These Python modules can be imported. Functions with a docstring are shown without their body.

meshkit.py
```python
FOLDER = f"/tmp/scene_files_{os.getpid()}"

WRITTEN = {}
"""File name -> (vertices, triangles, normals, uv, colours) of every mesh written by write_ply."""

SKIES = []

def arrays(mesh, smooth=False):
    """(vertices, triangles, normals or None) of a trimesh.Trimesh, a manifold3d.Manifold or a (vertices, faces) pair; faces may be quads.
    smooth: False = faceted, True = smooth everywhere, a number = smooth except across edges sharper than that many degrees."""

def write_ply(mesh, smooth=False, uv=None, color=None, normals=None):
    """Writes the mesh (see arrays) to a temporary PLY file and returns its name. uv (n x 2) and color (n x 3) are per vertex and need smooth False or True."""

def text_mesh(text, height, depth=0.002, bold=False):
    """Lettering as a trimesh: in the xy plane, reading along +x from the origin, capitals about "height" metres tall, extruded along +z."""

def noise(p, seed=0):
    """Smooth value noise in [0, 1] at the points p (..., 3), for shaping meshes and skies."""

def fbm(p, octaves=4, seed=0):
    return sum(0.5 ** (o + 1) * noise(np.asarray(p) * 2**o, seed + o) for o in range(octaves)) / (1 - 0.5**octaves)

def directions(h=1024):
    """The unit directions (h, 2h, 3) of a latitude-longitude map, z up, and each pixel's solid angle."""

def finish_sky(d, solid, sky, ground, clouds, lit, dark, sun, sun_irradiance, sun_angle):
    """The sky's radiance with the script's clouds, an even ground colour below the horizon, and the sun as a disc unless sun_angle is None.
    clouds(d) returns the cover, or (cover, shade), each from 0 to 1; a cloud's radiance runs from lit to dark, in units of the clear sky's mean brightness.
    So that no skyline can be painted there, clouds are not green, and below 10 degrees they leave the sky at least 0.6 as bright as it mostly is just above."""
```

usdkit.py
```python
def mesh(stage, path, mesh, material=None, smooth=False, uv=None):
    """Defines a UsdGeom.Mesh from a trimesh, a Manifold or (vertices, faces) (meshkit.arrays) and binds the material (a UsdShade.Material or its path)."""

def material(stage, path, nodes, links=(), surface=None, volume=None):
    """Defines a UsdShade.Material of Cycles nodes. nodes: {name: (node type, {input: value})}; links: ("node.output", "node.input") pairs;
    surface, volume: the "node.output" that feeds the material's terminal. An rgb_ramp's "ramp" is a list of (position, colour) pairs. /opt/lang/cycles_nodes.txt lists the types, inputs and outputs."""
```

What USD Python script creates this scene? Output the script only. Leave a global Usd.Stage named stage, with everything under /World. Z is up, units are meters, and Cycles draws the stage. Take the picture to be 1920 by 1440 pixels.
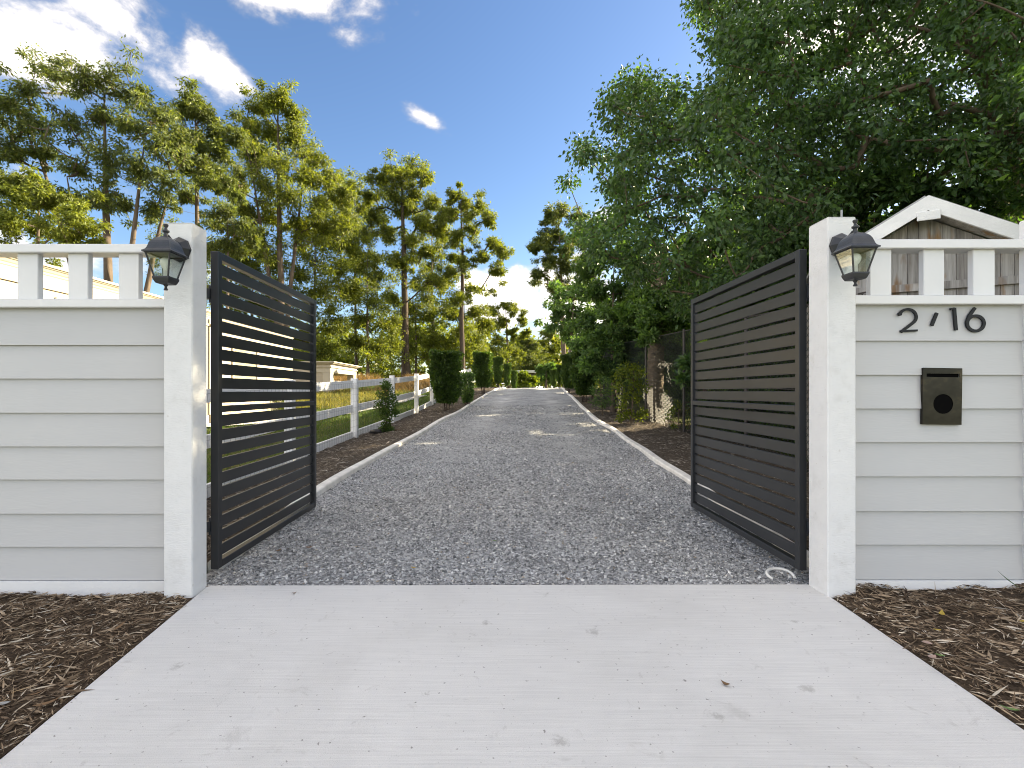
import math
import numpy as np
import trimesh
import shapely
import shapely.geometry as sg
import shapely.affinity as sa
import usdkit
import meshkit
from pxr import Usd, UsdGeom, UsdLux, UsdShade, Gf, Sdf, Vt

stage = Usd.Stage.CreateInMemory()
UsdGeom.SetStageUpAxis(stage, "Z")
UsdGeom.SetStageMetersPerUnit(stage, 1.0)
UsdGeom.Xform.Define(stage, "/World")
UsdGeom.Scope.Define(stage, "/World/Looks")

# ------------------------------------------------------------------ camera
EYE, F, VX, VY = 1.1, 900.0, 930.0, 734.0       # eye height; focal length and vanishing point of the drive in photo pixels
cam = UsdGeom.Camera.Define(stage, "/World/camera")
cam.CreateHorizontalApertureAttr(36.0)
cam.CreateVerticalApertureAttr(27.0)
cam.CreateFocalLengthAttr(F / 1920 * 36)
cam.CreateHorizontalApertureOffsetAttr((960 - VX) / 1920 * 36)
cam.CreateVerticalApertureOffsetAttr((VY - 720) / 1920 * 36)
cam.CreateClippingRangeAttr(Gf.Vec2f(0.05, 3000))
cam.AddTranslateOp().Set(Gf.Vec3d(0, 0, EYE))
cam.AddRotateXOp().Set(90.0)
cam.CreateExposureAttr(2.4)

# ------------------------------------------------------------------ sky and sun
SUN_AZ, SUN_EL = math.radians(68), math.radians(24)      # azimuth from +y towards +x
sun_dir = np.array([math.sin(SUN_AZ) * math.cos(SUN_EL), math.cos(SUN_AZ) * math.cos(SUN_EL), math.sin(SUN_EL)])
SKY_STRENGTH, SUN_INTENSITY = 0.055, 1.1
WIDE_OFF = (11.3, 4.2, 8.3)


def ray(px, py):
    v = np.array([(px - VX) / F, 1.0, (VY - py) / F])
    return v / np.linalg.norm(v)


def sky_material():
    n = {
        "tc": ("texture_coordinate", {}),
        "sky": ("sky_texture", {"sky_type": "single_scattering", "sun_disc": False, "sun_elevation": SUN_EL, "sun_rotation": SUN_AZ, "altitude": 50.0, "air_density": 1.0, "aerosol_density": 0.7, "ozone_density": 1.6}),
        "sat": ("hsv", {"saturation": 1.14, "value": 0.87, "hue": 0.505}),
        "map": ("mapping", {"scale": (1.0, 1.0, 1.55)}),
        "big": ("noise_texture", {"scale": 8.0, "detail": 10.0, "roughness": 0.60, "distortion": 0.15}),
        "wmap": ("mapping", {"location": WIDE_OFF}), "wide": ("noise_texture", {"scale": 1.5, "detail": 2.0, "roughness": 0.5}),
        "bg": ("background_shader", {"strength": SKY_STRENGTH}),
    }
    L = [("sky.color", "sat.color"), ("tc.generated", "map.vector"), ("map.vector", "big.vector"), ("map.vector", "wmap.vector"), ("wmap.vector", "wide.vector")]
    # the cloud banks of the photograph, each a soft ellipse in direction space that raises the cover of the noise
    banks = [((30, 55), 0.27, 0.12, 0.52, 0), ((200, 62), 0.25, 0.11, 0.51, 0), ((375, 105), 0.17, 0.075, 0.45, 0.35), ((590, -12), 0.25, 0.075, 0.50, 0),
             ((315, 22), 0.09, 0.045, 0.36, 0), ((795, 220), 0.115, 0.034, 0.44, 0.42), ((1120, 400), 0.12, 0.04, 0.40, 0), ((130, 330), 0.2, 0.06, 0.34, 0), ((1640, 160), 0.25, 0.2, 0.42, 0)]
    prev = None
    for i, ((px, py), a, b, k, rot) in enumerate(banks):
        c = ray(px, py)
        yaw = math.atan2(c[0], c[1])
        n[f"s{i}"] = ("vector_math", {"math_type": "subtract", "vector2": tuple(c)})
        n[f"r{i}"] = ("vector_rotate", {"rotate_type": "z_axis", "angle": yaw})
        n[f"t{i}"] = ("vector_rotate", {"rotate_type": "y_axis", "angle": -rot})
        n[f"m{i}"] = ("vector_math", {"math_type": "multiply", "vector2": (1 / a, 1 / max(a, b), 1 / b)})
        n[f"l{i}"] = ("vector_math", {"math_type": "length"})
        n[f"f{i}"] = ("map_range", {"range_type": "smoothstep", "from_min": 1.35, "from_max": 0.0, "to_min": 0.0, "to_max": k, "clamp": True})
        L += [("tc.generated", f"s{i}.vector1"), (f"s{i}.vector", f"r{i}.vector"), (f"r{i}.vector", f"t{i}.vector"), (f"t{i}.vector", f"m{i}.vector1"), (f"m{i}.vector", f"l{i}.vector1"), (f"l{i}.value", f"f{i}.value")]
        if prev:
            n[f"x{i}"] = ("math", {"math_type": "maximum"})
            L += [(prev, f"x{i}.value1"), (f"f{i}.result", f"x{i}.value2")]
            prev = f"x{i}.value"
        else:
            prev = f"f{i}.result"
    # scattered fair-weather cloud over the whole dome
    n["cover"] = ("map_range", {"from_min": 0.38, "from_max": 0.52, "to_min": 0.0, "to_max": 0.55, "clamp": True})
    n["any"] = ("math", {"math_type": "maximum"})
    n["sum"] = ("math", {"math_type": "add"})
    n["edge"] = ("map_range", {"range_type": "smoothstep", "from_min": 0.80, "from_max": 1.10, "to_min": 0.0, "to_max": 0.94, "clamp": True})
    n["tone"] = ("map_range", {"from_min": 0.85, "from_max": 1.28, "to_min": 0.2, "to_max": 1.0, "clamp": True})
    n["cc"] = ("mix_color", {"blend_type": "multiply", "fac": 1.0, "a": (13.4, 12.2, 10.8), "use_clamp": False})
    n["mix"] = ("mix_color", {"blend_type": "mix", "use_clamp": False})
    L += [("wide.fac", "cover.value"), ("cover.result", "any.value1"), (prev, "any.value2"), ("any.value", "sum.value1"), ("big.fac", "sum.value2"), ("sum.value", "edge.value"),
          ("edge.result", "mix.fac"), ("sum.value", "tone.value"), ("tone.result", "cc.b"), ("sat.color", "mix.a"), ("cc.result", "mix.b"), ("mix.result", "bg.color")]
    return usdkit.material(stage, "/World/Looks/sky_look", n, L, surface="bg.background")


dome = UsdLux.DomeLight.Define(stage, "/World/sky")
dome.CreateIntensityAttr(1.0)
UsdShade.MaterialBindingAPI.Apply(dome.GetPrim()).Bind(sky_material())
dome.GetPrim().SetCustomDataByKey("kind", "structure")
sun = UsdLux.DistantLight.Define(stage, "/World/sun")
sun.CreateIntensityAttr(SUN_INTENSITY)
sun.CreateNormalizeAttr(True) if hasattr(sun, "CreateNormalizeAttr") else None
sun.CreateAngleAttr(0.53)
sun.CreateColorAttr(Gf.Vec3f(1.0, 0.85, 0.58))
sun.AddTransformOp().Set(Gf.Matrix4d().SetRotate(Gf.Rotation(Gf.Vec3d(0, 0, 1), Gf.Vec3d(*map(float, sun_dir)))))

# ------------------------------------------------------------------ scene tree helpers
USED = {}


def numbered(parent, name):
    k = USED.get((parent, name), 0)
    USED[(parent, name)] = k + 1
    return f"{parent}/{name}" if k == 0 else f"{parent}/{name}_{k:03d}"


def tag(prim, label=None, cat=None, group=None, kind=None):
    for k, v in (("label", label), ("category", cat), ("group", group), ("kind", kind)):
        if v:
            prim.SetCustomDataByKey(k, v)
    return prim


class Thing:
    def __init__(self, path, loc, rot):
        self.path, self.loc, self.rot = path, np.array(loc, float), rot


def thing(name, label, cat, loc=(0, 0, 0), group=None, kind=None, rot=0.0):
    path = numbered("/World", name)
    x = UsdGeom.Xform.Define(stage, path)
    x.AddTranslateOp().Set(Gf.Vec3d(*map(float, loc)))
    if rot:
        x.AddRotateZOp().Set(math.degrees(rot))
    tag(x.GetPrim(), label, cat, group, kind)
    return Thing(path, loc, rot)


def arr(mesh):
    if hasattr(mesh, "to_mesh"):
        m = mesh.to_mesh()
        return np.array(m.vert_properties[:, :3]), np.array(m.tri_verts)
    if isinstance(mesh, (tuple, list)):
        v, f = np.asarray(mesh[0], float), np.asarray(mesh[1], int)
        if f.shape[1] == 4:
            f = np.vstack([f[:, [0, 1, 2]], f[:, [0, 2, 3]]])
        return v, f
    return np.array(mesh.vertices), np.array(mesh.faces)


def tone(m, n, k):
    """A random tone for every k vertices (one leaf, stone or chip)."""
    rr = np.random.default_rng(n)
    UsdGeom.PrimvarsAPI(m).CreatePrimvar("tone", Sdf.ValueTypeNames.FloatArray, "vertex").Set(Vt.FloatArray.FromNumpy(np.repeat(rr.uniform(size=n // k + 1), k)[:n].astype(np.float32)))


def part(t, name, mesh, mat, label=None, kind=None, smooth=False, local=False, pieces=0):
    """One mesh under a thing, a part or a piece of the setting. World coordinates unless local."""
    v, f = arr(mesh)
    if isinstance(t, Thing) and not local:
        v = v - t.loc
    path = numbered(t.path, name)
    m = usdkit.mesh(stage, path, trimesh.Trimesh(v, f, process=False), mat, smooth=smooth)
    if pieces:
        tone(m, len(v), pieces)
    tag(m.GetPrim(), label, None, None, kind)
    p = Thing(path, t.loc, t.rot)
    if local:
        p.loc = np.zeros(3)
    return p


def solo(name, mesh, mat, label=None, cat=None, group=None, kind=None, smooth=False, pieces=0):
    v, f = arr(mesh)
    loc = np.array([(v[:, 0].min() + v[:, 0].max()) / 2, (v[:, 1].min() + v[:, 1].max()) / 2, v[:, 2].min()]) if not kind else np.zeros(3)
    path = numbered("/World", name)
    m = usdkit.mesh(stage, path, trimesh.Trimesh(v - loc, f, process=False), mat, smooth=smooth)
    m.AddTranslateOp().Set(Gf.Vec3d(*map(float, loc)))
    if pieces:
        tone(m, len(v), pieces)
    tag(m.GetPrim(), label, cat, group, kind)
    return Thing(path, loc, 0)


def copy(src, label, loc, rot=0.0, scale=(1, 1, 1), group=None):
    was = stage.GetPrimAtPath(src.path).GetCustomData()
    base = src.path.rsplit("/", 1)[1]
    if base[-4:-3] == "_" and base[-3:].isdigit():
        base = base[:-4]
    path = numbered("/World", base)
    x = UsdGeom.Xform.Define(stage, path)
    x.GetPrim().GetReferences().AddInternalReference(src.path)
    x.ClearXformOpOrder()
    x.AddTranslateOp().Set(Gf.Vec3d(*map(float, loc)))
    x.AddRotateZOp().Set(math.degrees(rot))
    x.AddScaleOp().Set(Gf.Vec3f(*map(float, scale)))
    x.GetPrim().SetInstanceable(True)
    tag(x.GetPrim(), label, was.get("category"), group or was.get("group"))
    return Thing(path, loc, rot)


# ------------------------------------------------------------------ mesh helpers
def join(ms):
    vs, fs, n = [], [], 0
    for m in ms:
        v, f = arr(m)
        vs.append(v)
        fs.append(f + n)
        n += len(v)
    return np.vstack(vs), np.vstack(fs)


def cbox(x0, x1, y0, y1, z0, z1, c=0.002):
    """A box with chamfered edges."""
    pts = []
    for sx in (0, 1):
        for sy in (0, 1):
            for sz in (0, 1):
                p = np.array([(x0, x1)[sx], (y0, y1)[sy], (z0, z1)[sz]], float)
                s = np.array([1 - 2 * sx, 1 - 2 * sy, 1 - 2 * sz]) * c
                for k in range(3):
                    q = p + s
                    q[k] = p[k]
                    pts.append(q)
    return trimesh.Trimesh(np.array(pts)).convex_hull


def rotated(mesh, ang, axis, about):
    v, f = arr(mesh)
    R = trimesh.transformations.rotation_matrix(ang, axis, about)
    return v @ R[:3, :3].T + R[:3, 3], f


def hull(pts):
    return trimesh.Trimesh(np.asarray(pts, float)).convex_hull


def tube(points, radii, sides=8, cap=True):
    p = np.asarray(points, float)
    t = np.gradient(p, axis=0)
    t /= np.linalg.norm(t, axis=1, keepdims=True) + 1e-12
    ref = np.array([0, 0, 1.0]) if abs(t[0, 2]) < 0.9 else np.array([1.0, 0, 0])
    a = np.zeros_like(p)
    last = np.cross(t[0], ref)
    for i in range(len(p)):
        x = last - t[i] * (last @ t[i])
        x /= np.linalg.norm(x) + 1e-12
        a[i] = last = x
    b = np.cross(t, a)
    ang = np.arange(sides) * 2 * np.pi / sides
    r = np.broadcast_to(radii, (len(p),))
    v = (p[:, None] + r[:, None, None] * (np.cos(ang)[None, :, None] * a[:, None] + np.sin(ang)[None, :, None] * b[:, None])).reshape(-1, 3)
    i, j = np.meshgrid(np.arange(len(p) - 1), np.arange(sides), indexing="ij")
    q = np.stack([i * sides + j, i * sides + (j + 1) % sides, (i + 1) * sides + (j + 1) % sides, (i + 1) * sides + j], -1).reshape(-1, 4)
    f = np.vstack([q[:, [0, 1, 2]], q[:, [0, 2, 3]]])
    if cap:
        n = len(v)
        v = np.vstack([v, p[:1], p[-1:]])
        k = np.arange(sides)
        f = np.vstack([f, np.stack([np.full(sides, n), (k + 1) % sides, k], 1), np.stack([np.full(sides, n + 1), (len(p) - 1) * sides + k, (len(p) - 1) * sides + (k + 1) % sides], 1)])
    return v, f


def lathe(profile, at, sides=24):
    m = trimesh.creation.revolve(np.asarray(profile, float), sections=sides)
    m.apply_translation(at)
    return m


def extrude(poly, depth, frame):
    """Extrudes a shapely polygon; frame is the 4x4 from (u, v, depth) to the world."""
    out = []
    for g in getattr(poly, "geoms", [poly]):
        m = trimesh.creation.extrude_polygon(g, depth, engine="earcut")
        m.apply_transform(frame)
        out.append(m)
    return join(out)


def bezier(a, b, c, n):
    t = np.linspace(0, 1, n)[:, None]
    return (1 - t) ** 2 * np.asarray(a) + 2 * t * (1 - t) * np.asarray(b) + t ** 2 * np.asarray(c)


def at(px, py, Y):
    """The point that the photo shows at (px, py), Y metres from the camera."""
    return np.array([(px - VX) / F * Y, Y, EYE + (VY - py) / F * Y])


# ------------------------------------------------------------------ terrain
_ry = [-60, -5, 1.0, 2.73, 5.12, 7.42, 9.58, 14.0, 18.3, 23, 27.6, 31, 36, 45, 60, 100, 300]
_rz = [-0.1, -0.02, 0.0, 0.0, 0.087, 0.185, 0.275, 0.493, 0.775, 1.06, 1.29, 1.33, 1.1, 0.55, 0.1, -0.5, -1.0]
_ly = [-60, -5, 2, 8, 12, 16, 20, 26, 32, 40, 60, 120, 300]
_lz = [-0.2, -0.1, -0.05, 0.02, 0.12, 0.32, 0.62, 1.15, 1.7, 2.1, 2.3, 2.0, 2.0]
from scipy.interpolate import PchipInterpolator
road_z, left_z = PchipInterpolator(_ry, _rz), PchipInterpolator(_ly, _lz)


def smooth01(x):
    x = np.clip(x, 0, 1)
    return x * x * (3 - 2 * x)


def ground_z(x, y):
    x, y = np.asarray(x, float), np.asarray(y, float)
    w = smooth01((-x - 2.9 + np.clip(y - 12, 0, 30) * 0.03) / 3.0)
    dip = 0.10 * smooth01((-x - 1.9 + np.clip(y - 8, 0, 20) * 0.05) / 0.8)
    return road_z(y) * (1 - w) + left_z(y) * w - dip * (1 - w)


kerb_left = PchipInterpolator([2.7, 3.2, 5.1, 7.42, 9.58, 11.5, 14.0, 18.3, 27.6, 40], [-1.72, -1.74, -1.80, -1.63, -1.45, -1.32, -1.04, -0.66, 0.22, 1.4])
kerb_right = PchipInterpolator([2.7, 3.2, 5.12, 6.4, 7.42, 9.58, 11.5, 14.0, 18.3, 27.6, 40], [1.93, 1.95, 2.08, 2.14, 2.23, 2.38, 2.46, 2.64, 2.97, 3.72, 4.8])

# ------------------------------------------------------------------ materials
MAT = {}


def mat(name, nodes, links, surface="p.BSDF"):
    MAT[name] = usdkit.material(stage, f"/World/Looks/{name}", nodes, links, surface=surface)
    return MAT[name]


def plain(name, color, rough=0.5, noise=0.08, scale=6.0, bump=0.0, bump_scale=60.0, metallic=0.0, spec=0.5, coat=0.0, stretch=(1, 1, 1), dist=0.01):
    """A principled surface whose colour wanders a little, with fine relief."""
    c = np.array(color, float)
    n = {"tc": ("texture_coordinate", {}), "mp": ("mapping", {"scale": stretch}),
         "n": ("noise_texture", {"scale": scale, "detail": 6.0, "roughness": 0.6}),
         "r": ("rgb_ramp", {"ramp": [(0.3, tuple(c * (1 - noise))), (0.7, tuple(np.minimum(c * (1 + noise), 1)))]}),
         "p": ("principled_bsdf", {"roughness": rough, "metallic": metallic, "specular_ior_level": spec, "coat_weight": coat})}
    L = [("tc.object", "mp.vector"), ("mp.vector", "n.vector"), ("n.fac", "r.fac"), ("r.color", "p.base_color")]
    if bump:
        n["bn"] = ("noise_texture", {"scale": bump_scale, "detail": 5.0, "roughness": 0.6})
        n["b"] = ("bump", {"strength": bump, "distance": dist})
        L += [("mp.vector", "bn.vector"), ("bn.fac", "b.height"), ("b.normal", "p.normal")]
    return mat(name, n, L)


def leaf_mat(name, dark, light, trans, rough=0.45, tfac=0.35, odd=None):
    """Leaves: each its own tone (the primvar "tone"), part of the light passing through."""
    c = np.array(dark)
    ramp = [(0.0, tuple(c * 0.55)), (0.6, tuple(c * 1.05)), (0.93, tuple(c * (1.75, 1.6, 1.35))), (1.0, odd or tuple(c * (2.3, 1.8, 1.2)))]
    if name.startswith("fallen"):
        ramp = [(0.0, dark), (1.0, dark)]
    return mat(name, {"g": ("attribute", {"attribute": "tone"}), "r": ("rgb_ramp", {"ramp": ramp}),
                      "tc": ("texture_coordinate", {}), "n": ("noise_texture", {"scale": 0.9, "detail": 3.0}),
                      "h": ("hsv", {"saturation": 1.0}), "v": ("map_range", {"from_min": 0.3, "from_max": 0.7, "to_min": 0.75, "to_max": 1.3}),
                      "tr": ("mix_color", {"blend_type": "multiply", "fac": 1.0, "b": trans, "use_clamp": False}),
                      "p": ("principled_bsdf", {"roughness": rough, "specular_ior_level": 0.4}), "t": ("translucent_bsdf", {}), "m": ("mix_closure", {"fac": tfac})},
               [("g.fac", "r.fac"), ("tc.object", "n.vector"), ("n.fac", "v.value"), ("v.result", "h.value"), ("r.color", "h.color"), ("h.color", "p.base_color"), ("h.color", "tr.a"), ("tr.result", "t.color"), ("p.BSDF", "m.closure1"), ("t.BSDF", "m.closure2")], surface="m.closure")


def island_mat(name, ramp, rough=0.9, spec=0.3, bump=0.0, bump_scale=200.0, dust=None):
    n = {"a": ("attribute", {"attribute": "tone"}), "g": ("geometry", {}), "r": ("rgb_ramp", {"ramp": ramp}), "p": ("principled_bsdf", {"roughness": rough, "specular_ior_level": spec})}
    L = [("a.fac", "r.fac"), ("r.color", "p.base_color")]
    if bump:
        n |= {"n": ("noise_texture", {"scale": bump_scale, "detail": 3.0}), "b": ("bump", {"strength": bump, "distance": 0.004})}
        L += [("g.position", "n.vector"), ("n.fac", "b.height"), ("b.normal", "p.normal")]
    return mat(name, n, L)


# painted surfaces
mat("white_post_paint", {
    "tc": ("texture_coordinate", {}), "mp": ("mapping", {"rotation": (0.25, 0.35, 0.0), "scale": (40, 40, 240)}), "saw": ("noise_texture", {"scale": 1.0, "detail": 4.0, "roughness": 0.6}),
    "n": ("noise_texture", {"scale": 7.0, "detail": 6.0, "roughness": 0.65}), "n2": ("noise_texture", {"scale": 46.0, "detail": 3.0}),
    "r": ("rgb_ramp", {"ramp": [(0.25, (0.57, 0.57, 0.56)), (0.45, (0.66, 0.665, 0.665)), (0.7, (0.70, 0.705, 0.705))]}),
    "spot": ("map_range", {"from_min": 0.70, "from_max": 0.74, "to_min": 0.0, "to_max": 0.35, "clamp": True}),
    "mx": ("mix_color", {"b": (0.42, 0.40, 0.36)}),
    "ad": ("math", {"math_type": "multiply_add", "value2": 0.5}),
    "b": ("bump", {"strength": 0.55, "distance": 0.004}), "p": ("principled_bsdf", {"roughness": 0.5})},
    [("tc.object", "mp.vector"), ("mp.vector", "saw.vector"), ("tc.object", "n.vector"), ("tc.object", "n2.vector"), ("n.fac", "r.fac"), ("n2.fac", "spot.value"), ("spot.result", "mx.fac"), ("r.color", "mx.a"),
     ("mx.result", "p.base_color"), ("n2.fac", "ad.value1"), ("saw.fac", "ad.value3"), ("ad.value", "b.height"), ("b.normal", "p.normal")])
plain("white_rail_paint", (0.68, 0.685, 0.69), 0.4, 0.03, 5, 0.12, 90)
plain("board_paint", (0.475, 0.48, 0.485), 0.45, 0.025, 3.0, 0.10, 60, stretch=(0.25, 1, 1.6))
plain("gate_black", (0.017, 0.0185, 0.021), 0.34, 0.15, 4.0, 0.05, 120, spec=0.5)
plain("lamp_black", (0.022, 0.024, 0.028), 0.42, 0.25, 30.0, 0.12, 160)
plain("number_black", (0.014, 0.0145, 0.016), 0.5, 0.1, 8, spec=0.25)
plain("dark_hole", (0.004, 0.004, 0.004), 1.0, 0.05, spec=0.02)
mat("bronze_metal", {"tc": ("texture_coordinate", {}), "mp": ("mapping", {"scale": (6, 6, 9)}), "n": ("noise_texture", {"scale": 1.0, "detail": 5.0, "roughness": 0.6}),
    "r": ("rgb_ramp", {"ramp": [(0.3, (0.026, 0.024, 0.021)), (0.55, (0.045, 0.04, 0.032)), (0.75, (0.11, 0.088, 0.055))]}), "rr": ("map_range", {"to_min": 0.22, "to_max": 0.5}),
    "p": ("principled_bsdf", {"metallic": 0.85})}, [("tc.object", "mp.vector"), ("mp.vector", "n.vector"), ("n.fac", "r.fac"), ("n.fac", "rr.value"), ("rr.result", "p.roughness"), ("r.color", "p.base_color")])
mat("window_glass", {"t": ("transparent_bsdf", {"color": (0.93, 0.95, 0.94)}), "g": ("glossy_bsdf", {"roughness": 0.03, "color": (0.9, 0.9, 0.9)}), "lw": ("layer_weight", {"blend": 0.3}), "f": ("map_range", {"from_min": 0.0, "from_max": 1.0, "to_min": 0.04, "to_max": 0.28}), "m": ("mix_closure", {})},
    [("lw.facing", "f.value"), ("f.result", "m.fac"), ("t.BSDF", "m.closure1"), ("g.BSDF", "m.closure2")], surface="m.closure")
plain("bulb_white", (0.80, 0.80, 0.76), 0.25, 0.02)
plain("white_plastic", (0.62, 0.62, 0.60), 0.4, 0.1, 20)
plain("black_plastic", (0.012, 0.012, 0.013), 0.4, 0.2, 20)
plain("steel_grey", (0.30, 0.31, 0.32), 0.4, 0.1, 20, metallic=0.6)
plain("fence_wire", (0.035, 0.035, 0.035), 0.5, 0.1, 20)
plain("chain_wire", (0.022, 0.027, 0.025), 0.5, 0.1, 20)
plain("chain_post_paint", (0.035, 0.03, 0.028), 0.5, 0.15, 20)
plain("old_white_timber", (0.76, 0.77, 0.77), 0.6, 0.07, 5.0, 0.35, 50, stretch=(1, 1, 1))

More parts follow.
